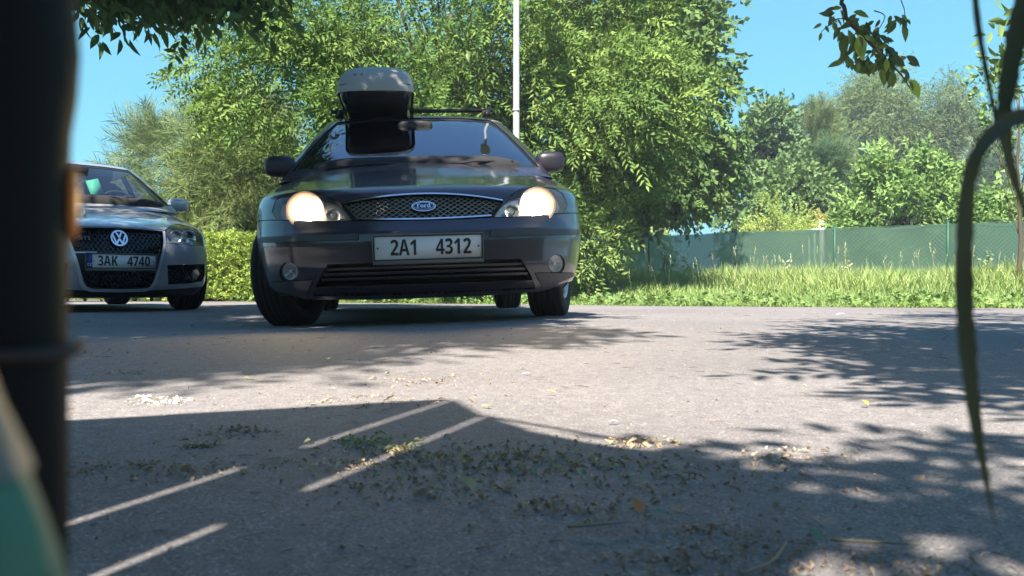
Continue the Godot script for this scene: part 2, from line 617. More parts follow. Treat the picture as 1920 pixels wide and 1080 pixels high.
func headlamp_lit(t: Node, h: Hull, xy: Array, sg: float) -> void:
	var q := xy if sg > 0 else mir(xy)
	var loop := sy(h, q, 0.03)
	var hl := panel("headlight", h, loop, [], -0.05, 0.0, M.lamp_house, t, Vector2(0.04, 0.03))
	var s := st_new()
	skirt(s, h, loop, -0.001, -0.055)
	part("headlight_rim", s.commit(), M.chrome, hl)
	# lit main reflector and a small side one
	var c := h.off(Vector2(h.sx(0.607 * sg, 0.604), 0.604), -0.035)
	c.z += 0.012
	var edges := [0.0, 0.066, 0.073, 0.080, 0.087, 0.094]
	for j in 5:
		s = st_new()
		for k in 28:
			var a := TAU * k / 28
			var b := TAU * (k + 1) / 28
			var r0: float = edges[j]
			var r1: float = edges[j + 1]
			var za := 0.016 * r0 * r0 / 0.006
			var zb := 0.016 * r1 * r1 / 0.006
			if j == 0:
				za = 0.016; zb = 0.009
			quad(s, c + Vector3(cos(a) * r0, sin(a) * r0, za), c + Vector3(cos(b) * r0, sin(b) * r0, za), c + Vector3(cos(b) * r1, sin(b) * r1, zb), c + Vector3(cos(a) * r1, sin(a) * r1, zb))
		part("lamp_bulb" if j == 0 else "lit_reflector", done(s, true), M.lit[j], hl)
	s = st_new()
	lathe_x(s, [Vector2(0.018, 0.087), Vector2(0.022, 0.089), Vector2(0.022, 0.092), Vector2(0.0, 0.094)], 28)
	var ring := part("reflector_ring", done(s, true), M.chrome, hl)
	ring.transform = Transform3D(Basis(Vector3.UP, -PI / 2), c)
	var c2 := h.off(Vector2(h.sx(0.455 * sg, 0.567), 0.567), -0.03)
	s = st_new()
	lathe_x(s, [Vector2(0.0, 0.012), Vector2(0.012, 0.026), Vector2(0.024, 0.034)], 20)
	var small := part("small_reflector", done(s, true), M.chrome, hl)
	small.transform = Transform3D(Basis(Vector3.UP, -PI / 2), c2)
	s = st_new()
	patch(s, h, loop, [], -0.002, Vector2(0.06, 0.04))
	part("headlight_cover", s.commit(), M.clear, hl)
	var l := SpotLight3D.new()
	l.name = "headlight_glow"
	l.light_color = Color(1.0, 0.86, 0.62)
	l.light_energy = 0.35
	l.light_size = 0.05
	l.spot_range = 30.0
	l.spot_attenuation = 2.0
	l.spot_angle = 50.0
	l.rotation = Vector3(-0.12, PI, 0)
	l.shadow_enabled = true
	l.position = c + Vector3(0, 0, 0.055)
	t.add_child(l, true)

func number_plate(t: Node, at: Vector3, w: float, hh: float, b: Basis, text1: String, text2: String, band: bool, x1: float, x2: float, cap: float) -> void:
	var p := Node3D.new()
	p.name = "number_plate"
	p.transform = Transform3D(b, at)
	t.add_child(p, true)
	var s := st_new()
	box(s, Vector3.ZERO, Vector3(w, hh, 0.004))
	part("plate_board", done(s), M.plate, p)
	s = st_new()
	for k in [[Vector3(0, hh / 2 - 0.0015, 0.0025), Vector3(w, 0.003, 0.005)], [Vector3(0, -hh / 2 + 0.0015, 0.0025), Vector3(w, 0.003, 0.005)], [Vector3(w / 2 - 0.0015, 0, 0.0025), Vector3(0.003, hh - 0.006, 0.005)], [Vector3(-w / 2 + 0.0015, 0, 0.0025), Vector3(0.003, hh - 0.006, 0.005)]]:
		box(s, k[0], k[1])
	part("plate_edge", done(s), M.black_trim, p)
	s = st_new()
	box(s, Vector3(0, -hh / 2 - 0.012, -0.004), Vector3(w + 0.012, 0.020, 0.016))
	box(s, Vector3(0, hh / 2 + 0.006, -0.004), Vector3(w + 0.012, 0.008, 0.012))
	box(s, Vector3(-w / 2 - 0.005, 0, -0.004), Vector3(0.006, hh, 0.012))
	box(s, Vector3(w / 2 + 0.005, 0, -0.004), Vector3(0.006, hh, 0.012))
	part("plate_holder", done(s), M.holder, p)
	for k in [[text1, x1], [text2, x2]]:
		var tm := part("plate_characters", words_mesh(k[0], "Droid Sans", cap, 0.0016, 600), M.ink, p)
		tm.position = Vector3(k[1], 0, 0.0032)
		tm.scale = Vector3(0.76, 1, 1)
	if band:
		s = st_new()
		box(s, Vector3(-w / 2 + 0.022, 0, 0.0022), Vector3(0.04, hh - 0.007, 0.003))
		part("blue_band", done(s), M.plate_blue, p)
		var cz := part("country_code", words_mesh("CZ", "Droid Sans", 0.02, 0.0016, 600), M.plate, p)
		cz.position = Vector3(-w / 2 + 0.022, -0.03, 0.0042)
	for sg in [-1.0, 1.0]:
		s = st_new()
		rbox(s, Vector3(sg * (w / 2 - (0.055 if band and sg < 0 else 0.018)), 0, 0.003), Vector3(0.009, 0.009, 0.004), 2.0, Basis.IDENTITY, 6)
		part("plate_screw", done(s, true), M.black_trim, p)

func bars(s: SurfaceTool, h: Hull, clip: Array, holes: Array, segs: Array, wd: float, o: float, depth: float) -> void:
	for g in segs:
		var pieces := Geometry2D.intersect_polygons(PackedVector2Array(strip(g[0], g[1], wd)), PackedVector2Array(clip))
		for hole in holes:
			var next: Array[PackedVector2Array] = []
			for q in pieces: next.append_array(Geometry2D.clip_polygons(q, PackedVector2Array(hole)))
			pieces = next
		for q in pieces:
			var loop := sy(h, Array(q), 0.05)
			patch(s, h, loop, [], o, Vector2(0.2, 0.1))
			skirt(s, h, loop, o, o - depth)

func lattice(x0: float, x1: float, y0: float, y1: float, dx: float, slope: float) -> Array:
	var out := []
	var hgt := y1 - y0
	var run := hgt / slope
	var x := x0 - run
	while x < x1 + run:
		out.append([Vector2(x, y0), Vector2(x + run, y1)])
		out.append([Vector2(x + run, y0), Vector2(x, y1)])
		x += dx
	return out

func tail_close(s: SurfaceTool, h: Hull, y0: float, y1: float) -> void:
	for j in 8:
		var ya := lerpf(y0, y1, j / 8.0)
		var yb := lerpf(y0, y1, (j + 1) / 8.0)
		var p := [h.at(Vector2(-2, ya)), h.at(Vector2(2, ya)), h.at(Vector2(2, yb)), h.at(Vector2(-2, yb))]
		for k in [0, 1, 2, 0, 2, 3]:
			s.set_normal(Vector3(0, 0, -1)); s.add_vertex(p[k])

func estate_car() -> void:
	var at := Vector3(-0.408, 0.047, -4.4)
	var t := thing("estate_car", "dark blue estate car with lit headlights and a roof box", "car", at)
	t.rotation = Vector3(deg_to_rad(1.0), deg_to_rad(6.7), deg_to_rad(1.9))
	var h := Hull.new()
	h.ys = [0.12, 0.16, 0.22, 0.30, 0.40, 0.46, 0.50, 0.55, 0.62, 0.66, 0.69, 0.73, 0.78, 0.83, 0.88, 0.92, 0.96]
	h.z0 = [0.13, 0.06, 0.02, 0.0, 0.0, 0.01, 0.04, 0.07, 0.10, 0.125, 0.17, 0.32, 0.53, 0.75, 0.97, 1.14, 1.30]
	h.w = [0.76, 0.80, 0.845, 0.87, 0.893, 0.90, 0.904, 0.906, 0.906, 0.90, 0.897, 0.885, 0.855, 0.80, 0.755, 0.72, 0.69]
	h.b = [0.60, 0.64, 0.70, 0.74, 0.78, 0.78, 0.78, 0.78, 0.78, 0.78, 0.78, 0.75, 0.70, 0.66, 0.60, 0.54, 0.5]
	h.length = 4.75
	# outlines (metres across, metres up)
	var lamp := [Vector2(0.344, 0.527), Vector2(0.45, 0.529), Vector2(0.56, 0.535), Vector2(0.745, 0.557), Vector2(0.775, 0.60), Vector2(0.755, 0.665), Vector2(0.71, 0.690), Vector2(0.644, 0.699), Vector2(0.58, 0.695), Vector2(0.523, 0.679), Vector2(0.47, 0.653), Vector2(0.428, 0.620), Vector2(0.39, 0.58)]
	var grille := [Vector2(0, 0.521), Vector2(0.18, 0.5235), Vector2(0.325, 0.533), Vector2(0.36, 0.57), Vector2(0.40, 0.615), Vector2(0.30, 0.635), Vector2(0.2, 0.645), Vector2(0.1, 0.6515), Vector2(0, 0.654), Vector2(-0.1, 0.6515), Vector2(-0.2, 0.645), Vector2(-0.30, 0.635), Vector2(-0.40, 0.615), Vector2(-0.36, 0.57), Vector2(-0.325, 0.533), Vector2(-0.18, 0.5235)]
	var intake := [Vector2(-0.56, 0.16), Vector2(0, 0.155), Vector2(0.56, 0.16), Vector2(0.53, 0.23), Vector2(0.475, 0.315), Vector2(0, 0.318), Vector2(-0.475, 0.315), Vector2(-0.53, 0.23)]
	var fog := ellipse(Vector2(0.678, 0.283), 0.052, 0.052, 20)
	var lamp_r := sy(h, lamp); var lamp_l := sy(h, mir(lamp))
	var gr := sy(h, grille); var itk := sy(h, intake)
	var fog_r := sy(h, fog); var fog_l := sy(h, mir(fog))
	var arches := []
	for d in [0.87, 3.62]:
		for sg in [1.0, -1.0]:
			var c := []
			for k in 27:
				var a := lerpf(-0.75, PI + 0.75, k / 26.0)
				c.append(Vector2(d + cos(a) * 0.365, maxf(0.02, 0.315 + sin(a) * 0.365)))
			arches.append(side_sy(h, c, sg, 0.5))
	# black shell behind every shut line
	var s := st_new()
	patch(s, h, PackedVector2Array([Vector2(-2, 0.15), Vector2(2, 0.15), Vector2(2, 0.95), Vector2(-2, 0.95)]), [lamp_r, lamp_l, gr, itk, fog_r, fog_l] + arches, -0.016, Vector2(0.07, 0.05))
	tail_close(s, h, 0.15, 0.95)
	part("inner_shell", s.commit(), M.black_trim, t)
	# bumper: everything under the lamps, round to the wheel arches
	var seam := [Vector2(0.0, 0.515), Vector2(0.18, 0.5175), Vector2(0.33, 0.523), Vector2(0.45, 0.524), Vector2(0.56, 0.530), Vector2(0.75, 0.551), Vector2(0.80, 0.556)]
	var up := sy(h, [Vector2(0, 0.515)] + seam.slice(1) + [Vector2(0.80, 0.40), Vector2(0, 0.40)], 0.04)
	var line := PackedVector2Array()
	for p in subdiv(seam, 0.04).slice(0, 24):
		if line.size() > 0 and p.x < line[-1].x and line[-1].x > 0.7: break
		line.append(Vector2(h.sx(p.x, p.y), p.y))
	var se := h.sd(1.15, 0.5)
	var bp := PackedVector2Array()
	for k in range(line.size() - 1, 0, -1): bp.append(Vector2(-line[k].x, line[k].y))
	for p in line: bp.append(p)
	bp = PackedVector2Array([Vector2(-h.sd(1.0, 0.575), 0.575)]) + bp + PackedVector2Array([Vector2(h.sd(1.0, 0.575), 0.575), Vector2(h.sd(0.9, 0.2), 0.20), Vector2(h.sx(0.74, 0.19), 0.185), Vector2(h.sx(0.60, 0.145), 0.145), Vector2(0.2, 0.135), Vector2(-0.2, 0.135), Vector2(h.sx(-0.60, 0.145), 0.145), Vector2(h.sx(-0.74, 0.19), 0.185), Vector2(-h.sd(0.9, 0.2), 0.20)])
	panel("front_bumper", h, bp, [itk, fog_r, fog_l] + arches, 0.0, 0.016, M.navy, t, Vector2(0.04, 0.025))
	# bonnet
	var hood_r := [Vector2(0.0, 0.659), Vector2(0.1, 0.6565), Vector2(0.2, 0.650), Vector2(0.30, 0.640), Vector2(0.402, 0.6215), Vector2(0.43, 0.630), Vector2(0.47, 0.659), Vector2(0.523, 0.685), Vector2(0.585, 0.702), Vector2(0.645, 0.7065), Vector2(0.69, 0.735), Vector2(0.70, 0.77), Vector2(0.705, 0.81), Vector2(0.69, 0.86), Vector2(0.66, 0.91), Vector2(0.63, 0.95)]
	var hood := hood_r.duplicate()
	hood.append(Vector2(0, 0.952))
	var left := mir(hood_r)
	for k in left.size() - 1: hood.append(left[k])
	panel("bonnet", h, sy(h, hood), [], 0.0, 0.014, M.navy, t, Vector2(0.035, 0.02))
	# wings and flanks
	for sg in [1.0, -1.0]:
		var f := PackedVector2Array()
		f.append(Vector2(h.sx(0.348, 0.5275), 0.5275))
		for p in subdiv([Vector2(0.45, 0.5285), Vector2(0.56, 0.5345), Vector2(0.75, 0.5555), Vector2(0.80, 0.5605)], 0.05):
			if p.x < 0.801 and (f.size() == 1 or Vector2(h.sx(p.x, p.y), p.y).x > f[-1].x): f.append(Vector2(h.sx(p.x, p.y), p.y))
		f.append(Vector2(h.sd(1.0, 0.58), 0.58))
		f.append(Vector2(h.sd(1.0, 0.2), 0.20))
		f.append(Vector2(2, 0.20)); f.append(Vector2(2, 0.95))
		var top := hood_r.duplicate(); top.reverse()
		for p in subdiv(top, 0.04):
			if p.y < 0.6215 or p.x < 0.40: break
			f.append(Vector2(h.sx(p.x, p.y) + 0.0045, p.y))
		f.append(Vector2(h.sx(0.398, 0.600), 0.600))
		var holes := [lamp_r]
		var ar := [arches[0], arches[2]]
		if sg < 0:
			f = mirp(f); holes = [lamp_l]; ar = [arches[1], arches[3]]
		panel("front_wing", h, f, holes + ar, 0.0, 0.012, M.navy, t, Vector2(0.04, 0.025))
	# grille
	panel("grille", h, gr, [], -0.06, 0.0, M.black_trim, t)
	s = st_new()
	skirt(s, h, gr, 0.0, -0.06)
	var badge := ellipse(Vector2(0.0, 0.586), 0.060, 0.026, 32)
	part("grille_surround", s.commit(), M.black_trim, t)
	s = st_new()
	bars(s, h, grille, [badge], lattice(-0.41, 0.41, 0.515, 0.66, 0.036, 0.60), 0.0044, -0.014, 0.014)
	var gm := part("grille_mesh", s.commit(), M.mesh_metal, t)
	gm.set_meta("kind", "stuff")
	var top_strip := []
	var bot := []
	for k in 17:
		var x := lerpf(-0.40, 0.40, k / 16.0)
		top_strip.append(Vector2(x, 0.655 - 0.245 * x * x + 0.001))
	for k in range(16, -1, -1):
		top_strip.append(top_strip[k] - Vector2(0, 0.0075))
	for k in 17:
		var x := lerpf(-0.335, 0.335, k / 16.0)
		bot.append(Vector2(x, 0.5275 + 0.10 * x * x))
	for k in range(16, -1, -1): bot.append(bot[k] - Vector2(0, 0.0075))
	panel("grille_trim", h, sy(h, top_strip, 0.06), [], 0.004, 0.02, M.chrome, t)
	panel("grille_trim", h, sy(h, bot, 0.06), [], 0.004, 0.02, M.chrome, t)
	# oval badge
	var eb := panel("oval_badge", h, sy(h, badge, 0.05), [], 0.006, 0.02, M.chrome, t, Vector2(0.02, 0.01))
	panel("badge_field", h, sy(h, ellipse(Vector2(0, 0.586), 0.054, 0.0205, 32), 0.05), [], 0.0085, 0.003, M.badge_blue, eb, Vector2(0.02, 0.01))
	panel("badge_line", h, sy(h, ellipse(Vector2(0, 0.586), 0.051, 0.018, 32), 0.05), [sy(h, ellipse(Vector2(0, 0.586), 0.049, 0.0165, 32), 0.05)], 0.0098, 0.001, M.chrome, eb, Vector2(0.02, 0.01))
	var script := part("badge_script", words_mesh("Ford", "Droid Serif", 0.021, 0.002, 700, true), M.chrome, eb)
	script.position = h.off(Vector2(0, 0.586), 0.0115)
	script.rotation.x = -0.35
	# lamps
	headlamp_lit(t, h, lamp, 1.0)
	headlamp_lit(t, h, lamp, -1.0)
	for sg in [1.0, -1.0]:
		var q := fog if sg > 0 else mir(fog)
		var loop := sy(h, q, 0.05)
		var fl := panel("fog_light", h, loop, [], -0.03, 0.0, M.lamp_house, t, Vector2(0.03, 0.02))
		var s2 := st_new()
		skirt(s2, h, loop, 0.001, -0.03)
		part("fog_light_ring", s2.commit(), M.chrome, fl)
		var fc := h.off(Vector2(h.sx(0.678 * sg, 0.285), 0.285), -0.026)
		s2 = st_new()
		lathe_x(s2, [Vector2(0.0, 0.004), Vector2(0.006, 0.022), Vector2(0.020, 0.039), Vector2(0.022, 0.044), Vector2(0.012, 0.047)], 24)
		var bowl := part("fog_light_bowl", done(s2, true), M.lens, fl)
		bowl.transform = Transform3D(Basis(Vector3.UP, -PI / 2 + 0.5 * sg), fc)
		s2 = st_new()
		rbox(s2, fc + Vector3(0.004 * sg, 0, 0.014), Vector3(0.018, 0.018, 0.022), 2.2, Basis.IDENTITY, 8)
		part("fog_light_bulb", done(s2, true), M.chrome, fl)
		s2 = st_new()
		patch(s2, h, loop, [], -0.004, Vector2(0.04, 0.03))
		part("fog_light_cover", s2.commit(), M.clear, fl)
		# rubbing strip
		var rs := [Vector2(0.32, 0.428), Vector2(0.45, 0.429), Vector2(0.60, 0.432), Vector2(0.76, 0.437), Vector2(0.84, 0.442), Vector2(0.84, 0.470), Vector2(0.76, 0.466), Vector2(0.60, 0.461), Vector2(0.45, 0.459), Vector2(0.32, 0.458)]
		panel("rubbing_strip", h, sy(h, rs if sg > 0 else mir(rs)), [], 0.007, 0.012, M.trim_grey, t)
		# lower corner spoiler
		var cs := [Vector2(0.60, 0.166), Vector2(0.72, 0.196), Vector2(0.80, 0.218), Vector2(0.80, 0.236), Vector2(0.55, 0.243), Vector2(0.575, 0.20)]
		panel("corner_spoiler", h, sy(h, cs if sg > 0 else mir(cs)), [], 0.006, 0.012, M.trim_grey, t)
	# lower intake with its slats
	panel("lower_intake", h, itk, [], -0.10, 0.0, M.black_trim, t)
	s = st_new()
	skirt(s, h, itk, 0.0, -0.10)
	part("intake_surround", s.commit(), M.black_trim, t)
	for y in [0.289, 0.263, 0.237]:
		var sl := []
		var hw := lerpf(0.56, 0.475, (y - 0.16) / 0.155)
		for k in 9: sl.append(Vector2(lerpf(-hw, hw, k / 8.0), y + 0.006))
		for k in range(8, -1, -1): sl.append(Vector2(lerpf(-hw, hw, k / 8.0), y - 0.006))
		panel("intake_slat", h, sy(h, sl, 0.08), [], -0.012, 0.03, M.slat, t)
	var lip := []
	for k in 13: lip.append(Vector2(lerpf(-0.545, 0.545, k / 12.0), 0.205))
	for k in range(12, -1, -1): lip.append(Vector2(lerpf(-0.56, 0.56, k / 12.0), 0.150))
	panel("chin_spoiler", h, sy(h, lip, 0.08), [], -0.006, 0.03, M.navy_trim, t)
	var edge_line := []
	for k in 13: edge_line.append(Vector2(lerpf(-0.54, 0.54, k / 12.0), 0.207))
	for k in range(12, -1, -1): edge_line.append(Vector2(lerpf(-0.545, 0.545, k / 12.0), 0.199))
	panel("chin_trim", h, sy(h, edge_line, 0.08), [], 0.002, 0.012, M.slat, t)
	number_plate(t, Vector3(0.014, 0.383, 0.014), 0.522, 0.115, Basis(Vector3.RIGHT, 0.04), "2A1", "4312", false, -0.116, 0.122, 0.074)
	# cabin
	var g := Hull.new()
	g.ys = [0.84, 0.90, 1.0, 1.1, 1.2, 1.3, 1.36, 1.395, 1.415]
	g.z0 = [1.08, 1.20, 1.36, 1.54, 1.73, 1.93, 2.07, 2.18, 2.30]
	g.w = [0.86, 0.845, 0.805, 0.76, 0.712, 0.66, 0.625, 0.592, 0.54]
	g.b = [0.32, 0.32, 0.31, 0.30, 0.29, 0.28, 0.27, 0.27, 0.27]
	g.e = 3.0
	g.length = 4.7
	var shield := [Vector2(0, 0.885), Vector2(0.4, 0.892), Vector2(0.775, 0.915), Vector2(0.70, 1.06), Vector2(0.62, 1.22), Vector2(0.545, 1.345), Vector2(0.30, 1.362), Vector2(0, 1.368), Vector2(-0.30, 1.362), Vector2(-0.545, 1.345), Vector2(-0.62, 1.22), Vector2(-0.70, 1.06), Vector2(-0.775, 0.915), Vector2(-0.4, 0.892)]
	cabin(t, g, shield, [[Vector2(1.75, 0.98), Vector2(2.65, 0.98), Vector2(2.65, 1.34), Vector2(2.36, 1.34)], [Vector2(2.75, 0.98), Vector2(3.55, 0.98), Vector2(3.55, 1.34), Vector2(2.75, 1.34)], [Vector2(3.65, 1.0), Vector2(4.5, 1.0), Vector2(4.35, 1.33), Vector2(3.65, 1.34)]], 1.452, M.navy, M.screen_glass, 4.7)
	seats(t, 0.56, 2.25, M.seat)
	under(t, 0.70, 0.185, 0.35, 4.5)
	# wipers
	for w in [[Vector2(-0.55, 0.905), Vector2(0.02, 0.93)], [Vector2(0.08, 0.905), Vector2(0.60, 0.94)]]:
		s = st_new()
		var a := g.off(Vector2(g.sx(w[0].x, w[0].y), w[0].y), 0.012)
		var b := g.off(Vector2(g.sx(w[1].x, w[1].y), w[1].y), 0.012)
		tube(s, [a, (a + b) / 2 + Vector3(0, 0.01, 0.05), b], [0.009, 0.007, 0.005], 5)
		part("wiper", done(s), M.black_trim, t)
	mirror_part(t, Vector3(0.868, 0.965, -1.50), Vector3(0.19, 0.135, 0.13), Vector3(0.76, 0.93, -1.56), M.navy_trim, M.black_trim)
	mirror_part(t, Vector3(-0.868, 0.965, -1.50), Vector3(0.19, 0.135, 0.13), Vector3(-0.76, 0.93, -1.56), M.navy_trim, M.black_trim)
	# roof rails and two cross bars
	for sg in [1.0, -1.0]:
		s = st_new()
		tube(s, curve_pts([Vector3(0.535 * sg, 1.415, -2.25), Vector3(0.545 * sg, 1.462, -2.45), Vector3(0.55 * sg, 1.468, -3.4), Vector3(0.545 * sg, 1.455, -4.3), Vector3(0.53 * sg, 1.41, -4.5)], 5), range(21).map(func(_k): return 0.013), 7)
		part("roof_rail", done(s), M.black_trim, t)
	for d in [2.52, 3.32]:
		s = st_new()
		box(s, Vector3(0, 1.489, -d), Vector3(1.22, 0.024, 0.032))
		for sg in [1.0, -1.0]:
			box(s, Vector3(0.552 * sg, 1.463, -d), Vector3(0.06, 0.045, 0.05))
		part("cross_bar", done(s), M.black_trim, t)
	wheel(t, Vector3(-0.742, 0.292, -0.87), deg_to_rad(-19), 0.318, 0.207, -1.0, 7, M.tyre, M.rim)
	wheel(t, Vector3(0.742, 0.300, -0.87), deg_to_rad(-17), 0.318, 0.207, 1.0, 7, M.tyre, M.rim)
	wheel(t, Vector3(-0.795, 0.285, -3.62), 0.0, 0.318, 0.207, -1.0, 7, M.tyre, M.rim)
	wheel(t, Vector3(0.795, 0.245, -3.62), 0.0, 0.318, 0.207, 1.0, 7, M.tyre, M.rim)
	# the box on the bars
	var bx := thing("roof_box", "narrow roof box with a domed grey lid over a black base", "roof box", Vector3.ZERO)
	bx.transform = t.transform * Transform3D(Basis.IDENTITY, Vector3(-0.262, 1.492, -1.84))
	var base_h := Hull.new()
	base_h.ys = [-0.055, -0.04, 0.0, 0.03, 0.07]
	base_h.z0 = [0.10, 0.045, 0.02, 0.01, 0.0]
	base_h.w = [0.215, 0.228, 0.242, 0.248, 0.254]
	base_h.b = [0.09, 0.09, 0.10, 0.11, 0.12]
	base_h.e = 3.4
	base_h.length = 1.95
	s = st_new()
	patch(s, base_h, PackedVector2Array([Vector2(-2, -0.055), Vector2(2, -0.055), Vector2(2, 0.07), Vector2(-2, 0.07)]), [], 0.0, Vector2(0.06, 0.015))
	tail_close(s, base_h, -0.055, 0.07)
	for k in 60:
		var a := base_h.at(Vector2(lerpf(-2, 2, k / 60.0), -0.055))
		var b := base_h.at(Vector2(lerpf(-2, 2, (k + 1) / 60.0), -0.055))
		for v in [a, b, Vector3(0, -0.055, -1.0)]:
			s.set_normal(Vector3.DOWN); s.add_vertex(v)
	part("box_base", s.commit(), M.gloss_black, bx)
	var lid := Hull.new()
	lid.ys = [0.018, 0.035, 0.10, 0.14, 0.18, 0.205, 0.222, 0.233, 0.238]
	lid.z0 = [-0.012, -0.012, 0.002, 0.025, 0.07, 0.12, 0.19, 0.30, 0.50]
	lid.w = [0.262, 0.262, 0.256, 0.243, 0.222, 0.198, 0.168, 0.13, 0.08]
	lid.b = [0.13, 0.13, 0.14, 0.16, 0.18, 0.2, 0.2, 0.2, 0.2]
	lid.e = 2.8
	lid.length = 1.97
	s = st_new()
	patch(s, lid, PackedVector2Array([Vector2(-2, 0.018), Vector2(2, 0.018), Vector2(2, 0.238), Vector2(-2, 0.238)]), [], 0.0, Vector2(0.05, 0.008))
	tail_close(s, lid, 0.018, 0.238)
	for k in 60:
		for v in [lid.at(Vector2(lerpf(-2, 2, k / 60.0), 0.238)), lid.at(Vector2(lerpf(-2, 2, (k + 1) / 60.0), 0.238)), Vector3(0, 0.243, -1.2)]:
			s.set_normal(Vector3.UP); s.add_vertex(v)
	var lo := part("lid", s.commit(), M.lid, bx)
	for x in [-0.135, -0.09]:
		s = st_new()
		var c := lid.off(Vector2(lid.sx(x, 0.135), 0.135), 0.0)
		rbox(s, c, Vector3(0.014, 0.012, 0.012), 2.0, Basis.IDENTITY, 6)
		part("rivet", done(s, true), M.black_trim, lo)
	for sg in [1.0, -1.0]:
		s = st_new()
		var tr := [Vector2(0.205 * sg, 0.055), Vector2(0.215 * sg, 0.055), Vector2(0.198 * sg, -0.02), Vector2(0.190 * sg, -0.02)]
		patch(s, base_h, sy(base_h, tr, 0.03), [], 0.003, Vector2(0.05, 0.02))
		part("edge_trim", s.commit(), M.trim_grey, bx)

func hatchback() -> void:
	var at := Vector3(-3.11, 0.045, -7.2)
	var t := thing("hatchback", "parked silver grey hatchback with a black honeycomb grille and unlit lamps", "car", at)
	t.rotation = Vector3(deg_to_rad(0.3), deg_to_rad(36.5), 0)
	var h := Hull.new()
	h.ys = [0.12, 0.16, 0.22, 0.30, 0.40, 0.48, 0.55, 0.62, 0.67, 0.71, 0.75, 0.80, 0.85, 0.90, 0.95, 1.0]
	h.z0 = [0.15, 0.07, 0.03, 0.01, 0.0, 0.01, 0.03, 0.06, 0.09, 0.15, 0.30, 0.52, 0.74, 0.94, 1.12, 1.28]
	h.w = [0.76, 0.80, 0.84, 0.862, 0.872, 0.878, 0.88, 0.88, 0.878, 0.875, 0.868, 0.848, 0.81, 0.765, 0.73, 0.70]
	h.b = [0.6, 0.64, 0.68, 0.70, 0.72, 0.74, 0.75, 0.75, 0.75, 0.75, 0.72, 0.66, 0.6, 0.55, 0.5, 0.46]
	h.e = 2.3
	h.length = 4.2
	var lamp := [Vector2(0.385, 0.62), Vector2(0.41, 0.575), Vector2(0.60, 0.568), Vector2(0.765, 0.575), Vector2(0.772, 0.635), Vector2(0.735, 0.705), Vector2(0.68, 0.745), Vector2(0.60, 0.757), Vector2(0.50, 0.735), Vector2(0.43, 0.705), Vector2(0.385, 0.675)]
	var frame := [Vector2(0, 0.165), Vector2(0.20, 0.168), Vector2(0.255, 0.185), Vector2(0.285, 0.23), Vector2(0.34, 0.45), Vector2(0.372, 0.56), Vector2(0.378, 0.668), Vector2(0.15, 0.676), Vector2(0, 0.678)]
	var mouth := [Vector2(0, 0.19), Vector2(0.19, 0.192), Vector2(0.235, 0.206), Vector2(0.262, 0.245), Vector2(0.318, 0.455), Vector2(0.350, 0.565), Vector2(0.357, 0.665), Vector2(0.15, 0.672), Vector2(0, 0.674)]
	var duct := [Vector2(0.39, 0.225), Vector2(0.60, 0.236), Vector2(0.74, 0.255), Vector2(0.775, 0.30), Vector2(0.77, 0.405), Vector2(0.60, 0.395), Vector2(0.375, 0.385)]
	var whole := func(a: Array) -> Array:
		var o := a.duplicate()
		var l := mir(a)
		for k in range(1, l.size() - 1): o.append(l[k])
		return o
	var mouth_all: Array = whole.call(mouth)
	var frame_all: Array = whole.call(frame)
	var lr := sy(h, lamp); var ll := sy(h, mir(lamp))
	var mo := sy(h, mouth_all); var fr := sy(h, frame_all)
	var dr := sy(h, duct); var dl := sy(h, mir(duct))
	var arches := []
	for d in [0.86, 3.44]:
		for sg in [1.0, -1.0]:
			var c := []
			for k in 27:
				var a := lerpf(-0.75, PI + 0.75, k / 26.0)
				c.append(Vector2(d + cos(a) * 0.36, maxf(0.02, 0.315 + sin(a) * 0.36)))
			arches.append(side_sy(h, c, sg, 0.5))
	var s := st_new()
	patch(s, h, PackedVector2Array([Vector2(-2, 0.15), Vector2(2, 0.15), Vector2(2, 0.99), Vector2(-2, 0.99)]), [lr, ll, mo, dr, dl] + arches, -0.016, Vector2(0.07, 0.05))
	tail_close(s, h, 0.15, 0.99)
	part("inner_shell", s.commit(), M.black_trim, t)
	# bumper and lower lip
	var bl := PackedVector2Array()
	var seam := [Vector2(0.372, 0.566), Vector2(0.41, 0.5655), Vector2(0.60, 0.559), Vector2(0.77, 0.566), Vector2(0.80, 0.568)]
	for k in seam.size(): bl.append(Vector2(h.sx(seam[k].x, seam[k].y), seam[k].y))
	bl.append(Vector2(h.sd(1.0, 0.585), 0.585)); bl.append(Vector2(h.sd(0.9, 0.22), 0.22))
	bl.append(Vector2(h.sx(0.70, 0.205), 0.205)); bl.append(Vector2(h.sx(0.50, 0.190), 0.190)); bl.append(Vector2(h.sx(0.26, 0.178), 0.178))
	bl.append(Vector2(0.0, 0.168))
	bl.append(Vector2(0.0, 0.19))
	for k in range(1, 6): bl.append(Vector2(h.sx(mouth[k].x + 0.002, mouth[k].y), mouth[k].y))
	panel("front_bumper", h, bl, [dr, arches[0]], 0.0, 0.016, M.silver, t, Vector2(0.04, 0.025))
	panel("front_bumper", h, mirp(bl), [dl, arches[1]], 0.0, 0.016, M.silver, t, Vector2(0.04, 0.025))
	var lip := PackedVector2Array([Vector2(-h.sd(0.85, 0.215), 0.212), Vector2(h.sx(-0.70, 0.200), 0.200), Vector2(h.sx(-0.50, 0.185), 0.185), Vector2(h.sx(-0.26, 0.173), 0.173), Vector2(0, 0.163), Vector2(h.sx(0.26, 0.173), 0.173), Vector2(h.sx(0.50, 0.185), 0.185), Vector2(h.sx(0.70, 0.200), 0.200), Vector2(h.sd(0.85, 0.215), 0.212), Vector2(h.sd(0.7, 0.14), 0.14), Vector2(0.3, 0.115), Vector2(-0.3, 0.115), Vector2(-h.sd(0.7, 0.14), 0.14)])
	panel("chin_spoiler", h, lip, [], -0.008, 0.02, M.black_trim, t)
